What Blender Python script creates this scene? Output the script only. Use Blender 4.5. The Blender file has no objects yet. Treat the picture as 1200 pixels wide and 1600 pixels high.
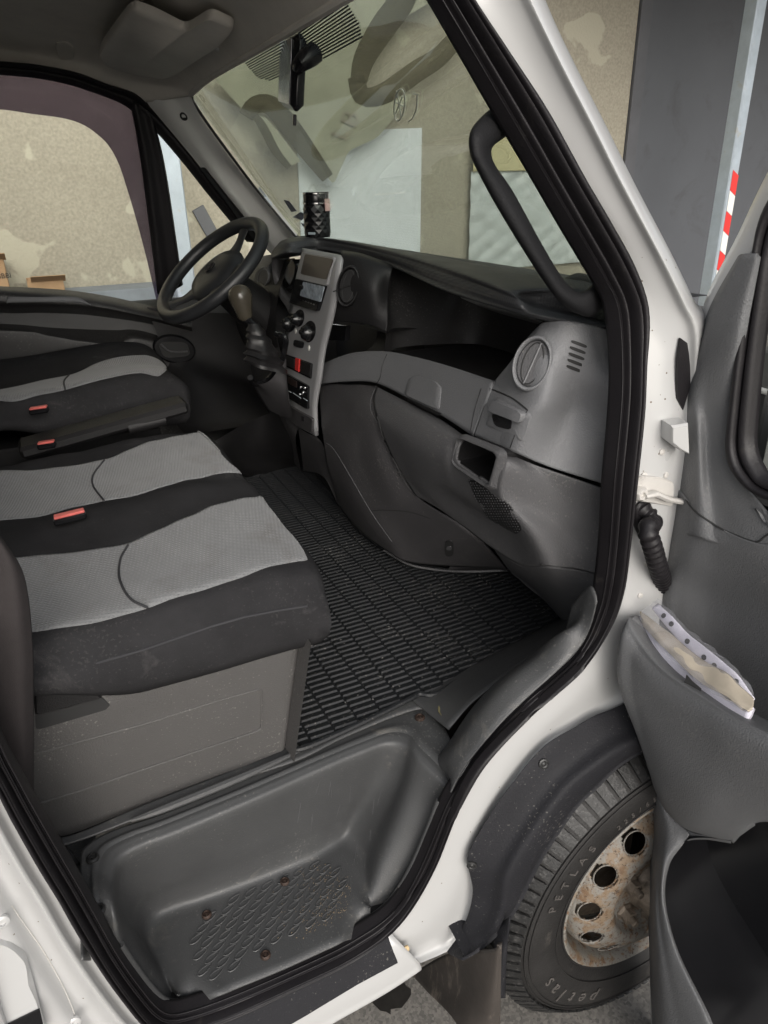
import bpy, math, random
import numpy as np
from mathutils import Vector, Matrix
from mathutils.bvhtree import BVHTree
random.seed(7)
rad = math.radians
scn = bpy.context.scene
COL = scn.collection
# ------------------------------------------------------------------ camera
F_PX, CAM_H = 1130.0, 1.65
PITCH, YAW, ROLL = math.atan(F_PX/2470.0), rad(25.2), rad(-1.2)
_fh = Vector((math.sin(YAW), math.cos(YAW), 0)); _r = Vector((math.cos(YAW), -math.sin(YAW), 0)); _up = Vector((0, 0, 1))
CF = _fh*math.cos(PITCH) - _up*math.sin(PITCH); _u = _fh*math.sin(PITCH) + _up*math.cos(PITCH)
CR = _r*math.cos(ROLL) + _u*math.sin(ROLL); CU = _u*math.cos(ROLL) - _r*math.sin(ROLL)
CAM = Vector((0, 0, CAM_H))
cd = bpy.data.cameras.new('camera'); cam = bpy.data.objects.new('camera', cd); COL.objects.link(cam)
cd.sensor_fit = 'VERTICAL'; cd.sensor_height = 36.0; cd.lens = 36.0*F_PX/1600.0
cd.clip_start = 0.02; cd.clip_end = 500
cam.matrix_world = Matrix(((CR.x, CU.x, -CF.x, CAM.x), (CR.y, CU.y, -CF.y, CAM.y), (CR.z, CU.z, -CF.z, CAM.z), (0, 0, 0, 1)))
scn.camera = cam
# ------------------------------------------------------------------ sky, sun, exposure
SUN_EL, SUN_AZ = rad(28), rad(190)      # azimuth measured from +Y towards +X
w = bpy.data.worlds.new('World'); scn.world = w; w.use_nodes = True
nt = w.node_tree; bg = nt.nodes['Background']
sky = nt.nodes.new('ShaderNodeTexSky'); sky.sky_type = 'NISHITA'; sky.sun_disc = False
sky.sun_elevation = SUN_EL; sky.sun_rotation = SUN_AZ; sky.air_density = 1.0; sky.dust_density = 4.0; sky.ozone_density = 1.0
hs = nt.nodes.new('ShaderNodeHueSaturation'); hs.inputs['Saturation'].default_value = 0.35
nt.links.new(sky.outputs[0], hs.inputs['Color']); nt.links.new(hs.outputs[0], bg.inputs['Color'])
bg.inputs['Strength'].default_value = 0.15
sd = bpy.data.lights.new('sun', 'SUN'); sd.energy = 1.1; sd.angle = rad(55); sd.color = (1, .98, .955)
so = bpy.data.objects.new('sun', sd); COL.objects.link(so)
sdir = Vector((math.sin(SUN_AZ)*math.cos(SUN_EL), math.cos(SUN_AZ)*math.cos(SUN_EL), math.sin(SUN_EL)))
so.rotation_euler = sdir.to_track_quat('Z', 'Y').to_euler()
scn.view_settings.view_transform = 'Standard'; scn.view_settings.look = 'None'; scn.view_settings.gamma = 1
scn.view_settings.exposure = 0.25
scn.cycles.max_bounces = 10; scn.cycles.transparent_max_bounces = 24

# ------------------------------------------------------------------ geometry helpers
def ray(px, py): return CF*F_PX + CR*(px-600) + CU*(800-py)
def P(px, py, X=None, Y=None, Z=None):
    """point of a photo pixel on a known plane of the vehicle or yard"""
    d = ray(px, py)
    if X is not None: t = (X-CAM.x)/d.x
    elif Y is not None: t = (Y-CAM.y)/d.y
    else: t = (Z-CAM.z)/d.z
    return CAM + d*t
def proj(p):
    q = Vector(p)-CAM; z = q.dot(CF)
    return 600+F_PX*q.dot(CR)/z, 800-F_PX*q.dot(CU)/z
def yside(z, y0=.745): return y0 + max(0, z-1.28)*.16
def PS(px, py, off=0):
    y = .75
    for _ in range(8):
        p = P(px, py, Y=y); y = yside(p.z)+off
    return P(px, py, Y=y)
def yleft(z): return 2.58 - max(0, z-1.34)*.25
def PL(px, py, off=0):
    y = 2.55
    for _ in range(8):
        p = P(px, py, Y=y); y = yleft(p.z)+off
    return P(px, py, Y=y)
def cr(p0, p1, p2, p3, t):
    return .5*((2*p1)+(p2-p0)*t+(2*p0-5*p1+4*p2-p3)*t*t+(3*p1-p0-3*p2+p3)*t*t*t)
def spline(pts, n, closed=False, linear=False):
    """n+1 points along a Catmull-Rom curve, even in control index"""
    pts = [Vector(p) for p in pts]; m = len(pts)
    segs = m if closed else m-1; out = []
    for i in range(n+1 if not closed else n):
        s = i/n*segs; k = min(int(s), segs-1); t = s-k
        if closed: a, b, c, d = pts[(k-1) % m], pts[k], pts[(k+1) % m], pts[(k+2) % m]
        else:
            b, c = pts[k], pts[k+1]
            a = pts[k-1] if k > 0 else b*2-c
            d = pts[k+2] if k+2 < m else c*2-b
        out.append(b.lerp(c, t) if linear else cr(a, b, c, d, t))
    return out
def evenly(pts, n, linear=False):
    """n+1 points along the curve, even in length"""
    f = spline(pts, max(200, n*4), linear=linear); L = [0]
    for i in range(1, len(f)): L.append(L[-1]+(f[i]-f[i-1]).length)
    out = []; j = 0
    for i in range(n+1):
        s = L[-1]*i/n
        while j < len(L)-2 and L[j+1] < s: j += 1
        dd = L[j+1]-L[j]; out.append(f[j].lerp(f[j+1], (s-L[j])/dd if dd > 1e-9 else 0))
    return out
ORG = {}
def link(name, verts, faces, mat, parent=None, smooth=True, angle=40, uvs=None):
    if not verts: verts = [Vector((0, 0, 0))]
    lo = Vector([min(v[i] for v in verts) for i in range(3)]); hi = Vector([max(v[i] for v in verts) for i in range(3)])
    c = (lo+hi)/2; c.z = lo.z
    me = bpy.data.meshes.new(name); me.from_pydata([Vector(v)-c for v in verts], [], faces); me.update()
    ms = mat if isinstance(mat, (list, tuple)) else [mat]
    for m in ms: me.materials.append(m)
    if smooth:
        me.shade_smooth(); me.set_sharp_from_angle(angle=rad(angle))
    o = bpy.data.objects.new(name, me); COL.objects.link(o)
    po = ORG[parent.name] if parent else Vector((0, 0, 0))
    o.location = c-po; ORG[o.name] = c
    if parent: o.parent = parent
    return o
def tag(o, label, cat, group=None):
    o['label'] = label; o['category'] = cat
    if group: o['group'] = group
    return o
def root(name, loc, label, cat, group=None):
    o = bpy.data.objects.new(name, None); COL.objects.link(o); o.location = loc; ORG[o.name] = Vector(loc)
    o.empty_display_size = .1
    return tag(o, label, cat, group)
def inpoly(x, y, poly):
    c = False; n = len(poly)
    for i in range(n):
        x1, y1 = poly[i]; x2, y2 = poly[i-1]
        if (y1 > y) != (y2 > y) and x < (x2-x1)*(y-y1)/(y2-y1)+x1: c = not c
    return c
class MB:
    def __init__(s): s.v = []; s.f = []
    def add(s, v, f):
        b = len(s.v); s.v += [Vector(p) for p in v]; s.f += [tuple(i+b for i in q) for q in f]; return s
    def quad(s, a, b, c, d): return s.add([a, b, c, d], [(0, 1, 2, 3)])
    def box(s, c, d, rot=None, ch=0.0):
        c = Vector(c); dx, dy, dz = d[0]/2, d[1]/2, d[2]/2
        if ch <= 0:
            vs = [Vector((i*dx, j*dy, k*dz)) for k in (-1, 1) for j in (-1, 1) for i in (-1, 1)]
            fs = [(0, 2, 3, 1), (4, 5, 7, 6), (0, 1, 5, 4), (2, 6, 7, 3), (0, 4, 6, 2), (1, 3, 7, 5)]
        else:
            import itertools
            vs = []; fs = []; idx = {}
            for sx, sy, sz in itertools.product((-1, 1), repeat=3):
                for ax in range(3):
                    v = [sx*(dx-ch), sy*(dy-ch), sz*(dz-ch)]; v[ax] = (sx, sy, sz)[ax]*(dx, dy, dz)[ax]
                    idx[(sx, sy, sz, ax)] = len(vs); vs.append(Vector(v))
            for ax in range(3):
                o = [a for a in range(3) if a != ax]
                for s0 in (-1, 1):
                    q = []
                    for a, b in ((-1, -1), (1, -1), (1, 1), (-1, 1)):
                        k = [0, 0, 0]; k[ax] = s0; k[o[0]] = a; k[o[1]] = b; q.append(idx[(*k, ax)])
                    fs.append(tuple(q))
                for a in (-1, 1):
                    for b in (-1, 1):
                        k1 = [0, 0, 0]; k2 = [0, 0, 0]
                        k1[ax] = -1; k2[ax] = 1
                        for k in (k1, k2): k[o[0]] = a; k[o[1]] = b
                        fs.append((idx[(*k1, o[0])], idx[(*k2, o[0])], idx[(*k2, o[1])], idx[(*k1, o[1])]))
            for k in itertools.product((-1, 1), repeat=3): fs.append((idx[(*k, 0)], idx[(*k, 1)], idx[(*k, 2)]))
        if rot is not None: vs = [rot @ v for v in vs]
        return s.add([v+c for v in vs], fs)
    def tube(s, path, r, n=10, closed=False, cap=True, flat=1.0, upv=None):
        path = [Vector(p) for p in path]; m = len(path); rings = []
        R = r if isinstance(r, (list, tuple)) else [r]*m
        pu = None
        for i in range(m):
            if closed: t = path[(i+1) % m]-path[i-1]
            else: t = path[min(i+1, m-1)]-path[max(i-1, 0)]
            t.normalize()
            if pu is None:
                pu = Vector(upv) if upv else (Vector((0, 0, 1)) if abs(t.z) < .9 else Vector((1, 0, 0)))
            a = t.cross(pu).normalized(); b = a.cross(t).normalized(); pu = b
            rings.append([path[i]+(a*math.cos(q)+b*math.sin(q)*flat)*R[i] for q in [2*math.pi*k/n for k in range(n)]])
        vs = [v for rg in rings for v in rg]; fs = []
        for i in range(m if closed else m-1):
            j = (i+1) % m
            for k in range(n):
                l = (k+1) % n; fs.append((i*n+k, i*n+l, j*n+l, j*n+k))
        if cap and not closed:
            fs.append(tuple(range(n-1, -1, -1))); fs.append(tuple((m-1)*n+k for k in range(n)))
        return s.add(vs, fs)
    def lathe(s, prof, c, ax, n=32, cap=True):
        """prof = (radius, height) pairs round axis ax from c"""
        c = Vector(c); ax = Vector(ax).normalized(); a = ax.orthogonal().normalized(); b = ax.cross(a)
        vs = [c+ax*h+(a*math.cos(2*math.pi*k/n)+b*math.sin(2*math.pi*k/n))*r for r, h in prof for k in range(n)]; fs = []
        for i in range(len(prof)-1):
            for k in range(n):
                l = (k+1) % n; fs.append((i*n+k, i*n+l, (i+1)*n+l, (i+1)*n+k))
        if cap: fs.append(tuple(range(n-1, -1, -1))); fs.append(tuple((len(prof)-1)*n+k for k in range(n)))
        return s.add(vs, fs)
    def prism(s, poly, off, ch=0.0):
        """polygon of 3D points pushed along off; ch = bevel on the top edge"""
        poly = [Vector(p) for p in poly]; off = Vector(off); n = len(poly); c = sum(poly, Vector())/n
        L = off.length; rings = [poly, [p+off*(1-ch/L if ch else 1) for p in poly]]
        if ch: rings.append([p+off+(c-p).normalized()*ch for p in poly])
        vs = [v for r_ in rings for v in r_]; fs = [tuple(range(n-1, -1, -1))]
        for i in range(len(rings)-1):
            for k in range(n):
                l = (k+1) % n; fs.append((i*n+k, i*n+l, (i+1)*n+l, (i+1)*n+k))
        b = (len(rings)-1)*n; fs.append(tuple(b+k for k in range(n)))
        return s.add(vs, fs)
    def build(s, name, mat, parent=None, smooth=True, angle=40): return link(name, s.v, s.f, mat, parent, smooth, angle)
def grid(rows, nu=40, nv=6, even=False, linv=False, linu=False, cut=None, face='cam'):
    """smooth sheet through rows of control points -> verts, faces with normals to the viewer's side"""
    rr = [(evenly(r, nu, linu) if even else spline(r, nu, linear=linu)) for r in rows]
    cols = []
    for i in range(nu+1): cols.append(spline([r[i] for r in rr], nv*(len(rows)-1), linear=linv))
    m = len(cols[0]); vs = [cols[i][j] for j in range(m) for i in range(nu+1)]; fs = []
    for j in range(m-1):
        for i in range(nu):
            q = (j*(nu+1)+i, j*(nu+1)+i+1, (j+1)*(nu+1)+i+1, (j+1)*(nu+1)+i)
            if cut:
                c = sum((vs[k] for k in q), Vector())/4; x, y = proj(c)
                if any(inpoly(x, y, p) for p in cut): continue
            fs.append(q)
    s = 0
    for q in fs[::7]:
        n = (vs[q[1]]-vs[q[0]]).cross(vs[q[2]]-vs[q[0]]); c = vs[q[0]]
        tgt = CAM if face == 'cam' else Vector(face)
        s += n.dot(tgt-c)
    if s < 0: fs = [tuple(reversed(q)) for q in fs]
    return vs, fs
def surf(name, rows, mat, parent, th=.005, **k):
    vs, fs = grid(rows, **k); o = link(name, vs, fs, mat, parent, angle=k.get('angle', 50) if False else 50)
    if th:
        m = o.modifiers.new('thickness', 'SOLIDIFY'); m.thickness = th; m.offset = -1
    o.data['bvh'] = 0; BV[o.name] = BVHTree.FromPolygons(vs, fs)
    return o
BV = {}
def hit(px, py, *objs, near=True):
    best = None; d = ray(px, py).normalized()
    for o in objs:
        h = BV[o.name].ray_cast(CAM, d)
        if h[0] is not None and (best is None or h[3] < best[3]): best = h
    if best is None:
        if not near: return None
        for r_ in (6, 12, 20, 30, 45):
            for k in range(12):
                h = hit(px+r_*math.cos(k*.5236), py+r_*math.sin(k*.5236), *objs, near=False)
                if h:
                    t = (h[0]-CAM).dot(h[1])/d.dot(h[1]) if abs(d.dot(h[1])) > .05 else (h[0]-CAM).length
                    return CAM+d*t, h[1]
        print('NO SURFACE AT', px, py, [o.name for o in objs]); return None
    n = best[1] if best[1].dot(d) < 0 else -best[1]
    return best[0], n
def ell(cx, cy, rx, ry, n=28, rot=0):
    c, s = math.cos(rad(rot)), math.sin(rad(rot))
    return [(cx+rx*math.cos(a)*c-ry*math.sin(a)*s, cy+rx*math.cos(a)*s+ry*math.sin(a)*c) for a in [2*math.pi*k/n for k in range(n)]]
def rrect(pts, r=.25, n=4):
    """round the corners of a pixel quad/polygon"""
    out = []; m = len(pts)
    for i in range(m):
        a, b, c = Vector(pts[i-1]), Vector(pts[i]), Vector(pts[(i+1) % m])
        p, q = b.lerp(a, r), b.lerp(c, r)
        for k in range(n+1):
            t = k/n; out.append(tuple(p.lerp(b, t).lerp(b.lerp(q, t), t)))
    return out
def onplane(poly, base, n):
    """pixels onto the plane through base with normal n"""
    out = []
    for x, y in poly:
        d = ray(x, y); t = (base-CAM).dot(n)/d.dot(n); out.append(CAM+d*t)
    return out
def centre(poly): return sum(x for x, y in poly)/len(poly), sum(y for x, y in poly)/len(poly)
def plate(name, poly, mat, parent, on, out=.003, deep=.004, ch=.0015, n=None):
    """a raised plate whose outline is the pixel polygon, seated on the surface behind it"""
    cx, cy = centre(poly)
    if not isinstance(on, tuple) and not n:
        L_ = on if isinstance(on, list) else [on]
        if len(poly) < 14: poly = [tuple(Vector(a).lerp(Vector(b), k/4)) for a, b in zip(poly, poly[1:]+poly[:1]) for k in range(4)]
        chp = .94; rings = []
        for t, dz in ((1, -deep), (1, max(0, out-ch)), (chp, out), (.7, out), (.35, out)):
            rg = []
            for x, y in poly:
                h_ = hit(cx+(x-cx)*t, cy+(y-cy)*t, *L_)
                rg.append(h_[0]+h_[1]*dz)
            rings.append(rg)
        h_ = hit(cx, cy, *L_); m_n = len(poly)
        vs = [v for r_ in rings for v in r_]+[h_[0]+h_[1]*out]; fs = []
        for i in range(len(rings)-1):
            for k in range(m_n):
                l = (k+1) % m_n; fs.append((i*m_n+k, i*m_n+l, (i+1)*m_n+l, (i+1)*m_n+k))
        b_ = (len(rings)-1)*m_n
        for k in range(m_n): fs.append((b_+k, b_+(k+1) % m_n, len(vs)-1))
        return link(name, vs, fs, mat, parent, angle=35)
    if isinstance(on, tuple): base, nn = on
    else: r_h = hit(cx, cy, *(on if isinstance(on, list) else [on])); base, nn = r_h if r_h else (None, None)
    if n: nn = Vector(n).normalized()
    pts = onplane(poly, base, nn)
    mb = MB(); mb.prism([p-nn*deep for p in pts], nn*(deep+out), ch)
    return mb.build(name, mat, parent, angle=30)
def groove(name, pix, mat, parent, on, r=.0012, lift=.0002, n=None):
    """a thin dark seam laid along pixels on a surface"""
    pp = []
    for v in evenly([Vector((a, b, 0)) for a, b in pix], n or 30):
        h = hit(v.x, v.y, *(on if isinstance(on, list) else [on]), near=False)
        if h: pp.append(h[0]+h[1]*lift)
    if len(pp) < 2: return None
    return MB().tube(pp, r, 6).build(name, mat, parent)
def band(name, A, B, prof, mat, parent, out, n=120, th=.004, nv=3):
    """strip between two edges with a cross-profile (t, height along out)"""
    A = evenly(A, n); B = evenly(B, n); out = Vector(out)
    rows = [[a.lerp(b, t)+out*h for a, b in zip(A, B)] for t, h in prof]
    return surf(name, rows, mat, parent, th=th, nu=n, nv=nv)

# ------------------------------------------------------------------ materials
def mat(name, col, rough=.55, var=.12, vscale=6, bump=.0, bscale=400, spec=.5, metal=0, coat=0, dirt=None, dscale=3, damt=.5, sheen=0, dust=.0):
    m = bpy.data.materials.new(name); m.use_nodes = True; t = m.node_tree; N = t.nodes; Lk = t.links
    b = N['Principled BSDF']; b.inputs['Roughness'].default_value = rough; b.inputs['Metallic'].default_value = metal
    b.inputs['Specular IOR Level'].default_value = spec; b.inputs['Coat Weight'].default_value = coat; b.inputs['Coat Roughness'].default_value = .08
    b.inputs['Sheen Weight'].default_value = sheen
    tc = N.new('ShaderNodeTexCoord')
    nz = N.new('ShaderNodeTexNoise'); nz.inputs['Scale'].default_value = vscale; nz.inputs['Detail'].default_value = 8; nz.inputs['Roughness'].default_value = .65
    Lk.new(tc.outputs['Object'], nz.inputs['Vector'])
    rp = N.new('ShaderNodeValToRGB'); rp.color_ramp.elements[0].position = .3; rp.color_ramp.elements[1].position = .7
    c = Vector(col); lo = c*(1-var); hi = c*(1+var)
    rp.color_ramp.elements[0].color = (*lo, 1); rp.color_ramp.elements[1].color = (*hi, 1)
    Lk.new(nz.outputs['Fac'], rp.inputs['Fac']); last = rp.outputs['Color']
    if dirt:
        n2 = N.new('ShaderNodeTexNoise'); n2.inputs['Scale'].default_value = dscale; n2.inputs['Detail'].default_value = 12; n2.inputs['Roughness'].default_value = .7; n2.inputs['Distortion'].default_value = .6
        Lk.new(tc.outputs['Object'], n2.inputs['Vector'])
        r2 = N.new('ShaderNodeValToRGB'); r2.color_ramp.elements[0].position = 1-damt; r2.color_ramp.elements[1].position = min(1, 1-damt+.12)
        Lk.new(n2.outputs['Fac'], r2.inputs['Fac'])
        mx = N.new('ShaderNodeMix'); mx.data_type = 'RGBA'; Lk.new(r2.outputs['Color'], mx.inputs['Factor']); Lk.new(last, mx.inputs[6]); mx.inputs[7].default_value = (*dirt, 1)
        last = mx.outputs[2]
    if dust:
        nd = N.new('ShaderNodeTexNoise'); nd.inputs['Scale'].default_value = 230; nd.inputs['Detail'].default_value = 2; Lk.new(tc.outputs['Object'], nd.inputs['Vector'])
        na = N.new('ShaderNodeTexNoise'); na.inputs['Scale'].default_value = 7; na.inputs['Detail'].default_value = 4; Lk.new(tc.outputs['Object'], na.inputs['Vector'])
        ad = N.new('ShaderNodeMath'); ad.operation = 'MULTIPLY_ADD'; ad.inputs[1].default_value = .45; Lk.new(na.outputs['Fac'], ad.inputs[0]); Lk.new(nd.outputs['Fac'], ad.inputs[2])
        rd = N.new('ShaderNodeMapRange'); rd.inputs['From Min'].default_value = .88; rd.inputs['From Max'].default_value = .96; rd.inputs['To Max'].default_value = dust; Lk.new(ad.outputs[0], rd.inputs['Value'])
        md = N.new('ShaderNodeMix'); md.data_type = 'RGBA'; Lk.new(rd.outputs[0], md.inputs['Factor']); Lk.new(last, md.inputs[6]); md.inputs[7].default_value = (.24, .23, .21, 1); last = md.outputs[2]
    Lk.new(last, b.inputs['Base Color'])
    rr = N.new('ShaderNodeMapRange'); rr.inputs['To Min'].default_value = max(.02, rough-.08); rr.inputs['To Max'].default_value = min(1, rough+.1)
    n3 = N.new('ShaderNodeTexNoise'); n3.inputs['Scale'].default_value = vscale*2.7; n3.inputs['Detail'].default_value = 6
    Lk.new(tc.outputs['Object'], n3.inputs['Vector']); Lk.new(n3.outputs['Fac'], rr.inputs['Value']); Lk.new(rr.outputs[0], b.inputs['Roughness'])
    if bump:
        n4 = N.new('ShaderNodeTexNoise'); n4.inputs['Scale'].default_value = bscale; n4.inputs['Detail'].default_value = 3
        Lk.new(tc.outputs['Object'], n4.inputs['Vector'])
        bp = N.new('ShaderNodeBump'); bp.inputs['Strength'].default_value = bump; bp.inputs['Distance'].default_value = .002
        Lk.new(n4.outputs['Fac'], bp.inputs['Height']); Lk.new(bp.outputs[0], b.inputs['Normal'])
    return m
def nodes(m): return m.node_tree.nodes, m.node_tree.links, m.node_tree.nodes['Principled BSDF']
M = {}
M['plastic'] = mat('dark_plastic', (.052, .050, .052), .5, .08, 4, .5, 420, dust=.4, dirt=(.075, .073, .072), dscale=5, damt=.42)
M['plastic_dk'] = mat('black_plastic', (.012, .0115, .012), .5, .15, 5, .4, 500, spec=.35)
M['plastic_lt'] = mat('grey_plastic', (.16, .162, .168), .55, .05, 4, .6, 420, dust=.25)
M['plastic_md'] = mat('mid_grey_plastic', (.088, .087, .090), .55, .08, 4, .6, 420, dust=.35)
M['silver'] = mat('silver_plastic', (.26, .26, .265), .40, .04, 8, .1, 700)
M['base'] = mat('seat_base_plastic', (.072, .069, .067), .55, .08, 5, .5, 420, dust=.4, dirt=(.095, .09, .086), dscale=7, damt=.36)
M['step'] = mat('step_plastic', (.062, .063, .064), .46, .12, 6, .28, 380, dust=.35, dirt=(.12, .115, .105), dscale=9, damt=.42)
M['rubber'] = mat('seal_rubber', (.014, .0125, .014), .45, .2, 9, .2, 300, spec=.35, dirt=(.034, .031, .029), dscale=14, damt=.4)
M['mat_rubber'] = mat('mat_rubber', (.008, .009, .0105), .55, .2, 9, .25, 300, spec=.22, dust=.5, dirt=(.020, .020, .020), dscale=7, damt=.42)
M['white'] = mat('white_paint', (.475, .475, .47), .30, .02, 3, 0, coat=.5, dirt=(.40, .385, .36), dscale=7, damt=.36)
M['fabric_dk'] = mat('charcoal_velour', (.029, .0285, .030), .95, .2, 9, .6, 900, spec=.1, dust=.07, dirt=(.060, .058, .059), dscale=8, damt=.42)
M['doorplastic'] = mat('door_trim_plastic', (.125, .127, .131), .55, .08, 4, .6, 420, dirt=(.155, .156, .16), dscale=5, damt=.38, dust=.4)
M['headliner'] = mat('headliner_felt', (.68, .65, .59), .9, .12, 5, .3, 700)
M['pillar_trim'] = mat('pillar_trim_grey', (.78, .79, .76), .5, .03, 5, .1, 600)
M['glass_dk'] = mat('dark_screen', (.030, .020, .018), .30, .1, 4)
M['black'] = mat('gloss_black', (.008, .008, .009), .22, .2, 6)
M['chrome'] = mat('chrome', (.7, .7, .72), .12, .05, 5, metal=1)
M['red'] = mat('red_plastic', (.55, .03, .025), .4, .1, 10)
M['buckle'] = mat('buckle_red', (.72, .16, .14), .4, .15, 40)
M['leather'] = mat('wheel_leather', (.020, .021, .023), .36, .2, 12, .3, 500)
M['screw'] = mat('rusty_screw', (.055, .036, .028), .55, .5, 90, .3, 500, metal=.3)
M['screw_dk'] = mat('dark_screw', (.05, .05, .05), .4, .3, 60, metal=.6)
M['tyre'] = mat('tyre_rubber', (.017, .016, .0155), .6, .3, 14, .5, 250, dirt=(.055, .05, .045), dscale=11, damt=.42)
M['tread'] = mat('dusty_tread', (.018, .018, .018), .5, .4, 60, .6, 200, dirt=(.085, .082, .08), dscale=95, damt=.46)
M['belt'] = mat('belt_webbing', (.028, .023, .023), .8, .15, 30, .3, 900)
M['knob'] = mat('gear_knob_worn', (.055, .048, .036), .22, .2, 20, dirt=(.42, .40, .34), dscale=22, damt=.36)
M['card'] = mat('cardboard', (.42, .27, .15), .85, .1, 12, .2, 200)
M['bed'] = mat('shell_inner', (.10, .10, .10), .8)
M['paper'] = mat('paper', (.72, .70, .78), .7, .08, 40)
M['paper2'] = mat('aged_paper', (.50, .44, .35), .7, .12, 15)
M['handle'] = mat('handle_plastic', (.010, .010, .011), .65, .15, 9, .4, 400, spec=.25)
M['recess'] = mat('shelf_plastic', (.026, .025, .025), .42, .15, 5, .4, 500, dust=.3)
M['liner'] = mat('arch_liner_plastic', (.020, .020, .023), .6, .12, 7, .4, 300, spec=.2, dust=.4, dirt=(.030, .030, .033), dscale=5, damt=.4)
M['board'] = mat('white_board', (.66, .70, .72), .6, .03, 2)
M['gate'] = mat('grey_painted_steel', (.095, .100, .110), .5, .05, 2, .05, 80, dirt=(.078, .08, .087), dscale=2.2, damt=.45)
M['gate_edge'] = mat('gate_frame_steel', (.10, .102, .11), .5, .1, 6)
M['galv'] = mat('galvanised_steel', (.42, .48, .53), .45, .12, 7, .1, 90, metal=.25, dirt=(.42, .40, .33), dscale=8, damt=.4)
M['tape_w'] = mat('tape_white', (.78, .77, .72), .4, .05)
M['tape_r'] = mat('tape_red', (.72, .045, .04), .4, .08)
M['flap'] = mat('mud_flap_rubber', (.05, .042, .036), .7, .3, 5, .3, 100, dirt=(.30, .25, .205), dscale=3.5, damt=.5)
M['plinth'] = mat('blue_grey_tile', (.22, .245, .27), .6, .15, 6, .2, 80)
M['bolt'] = mat('dirty_steel', (.22, .18, .14), .6, .4, 30, .6, 120, metal=.4, dirt=(.36, .30, .24), dscale=20, damt=.5)
M['ink'] = mat('black_ink', (.02, .02, .02), .7)
M['plate_steel'] = mat('hinge_painted', (.55, .53, .50), .45, .08, 20, dirt=(.20, .18, .16), dscale=25, damt=.42)
M['boot'] = mat('gear_gaiter', (.012, .0115, .012), .42, .2, 14, .3, 400)
M['leaf'] = mat('dry_leaf', (.16, .14, .07), .8, .3, 60)
M['wear'] = mat('worn_plastic', (.105, .105, .108), .5, .2, 40)
M['seat_seam'] = mat('seat_piping', (.05, .05, .053), .9, spec=.1)
# grey woven seat cloth
def cloth():
    m = mat('grey_seat_cloth', (.172, .175, .178), .95, .10, 5, 0, sheen=.25, dirt=(.145, .142, .14), dscale=7, damt=.45)
    N, Lk, b = nodes(m); tc = N.new('ShaderNodeTexCoord'); mp = N.new('ShaderNodeMapping'); mp.inputs['Rotation'].default_value = (0, 0, rad(14))
    Lk.new(tc.outputs['Object'], mp.inputs['Vector'])
    v = N.new('ShaderNodeTexWave'); v.wave_type = 'BANDS'; v.bands_direction = 'X'; v.inputs['Scale'].default_value = 52; v.inputs['Distortion'].default_value = .4
    v2 = N.new('ShaderNodeTexWave'); v2.wave_type = 'BANDS'; v2.bands_direction = 'Y'; v2.inputs['Scale'].default_value = 52; v2.inputs['Distortion'].default_value = .4
    Lk.new(mp.outputs[0], v.inputs['Vector']); Lk.new(mp.outputs[0], v2.inputs['Vector'])
    a = N.new('ShaderNodeMath'); a.operation = 'MULTIPLY'; Lk.new(v.outputs['Fac'], a.inputs[0]); Lk.new(v2.outputs['Fac'], a.inputs[1])
    bp = N.new('ShaderNodeBump'); bp.inputs['Strength'].default_value = .8; bp.inputs['Distance'].default_value = .0015
    Lk.new(a.outputs[0], bp.inputs['Height']); Lk.new(bp.outputs[0], b.inputs['Normal'])
    return m
M['cloth'] = cloth()
# dash pad with a fine dimple grid
def pad():
    m = mat('dash_pad', (.040, .041, .044), .45, .08, 4)
    N, Lk, b = nodes(m); tc = N.new('ShaderNodeTexCoord')
    v = N.new('ShaderNodeTexVoronoi'); v.inputs['Scale'].default_value = 190; v.inputs['Randomness'].default_value = 0
    Lk.new(tc.outputs['Object'], v.inputs['Vector'])
    bp = N.new('ShaderNodeBump'); bp.inputs['Strength'].default_value = .7; bp.inputs['Distance'].default_value = .0015; bp.invert = True
    Lk.new(v.outputs['Distance'], bp.inputs['Height']); Lk.new(bp.outputs[0], b.inputs['Normal'])
    return m
M['pad'] = pad()
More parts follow.
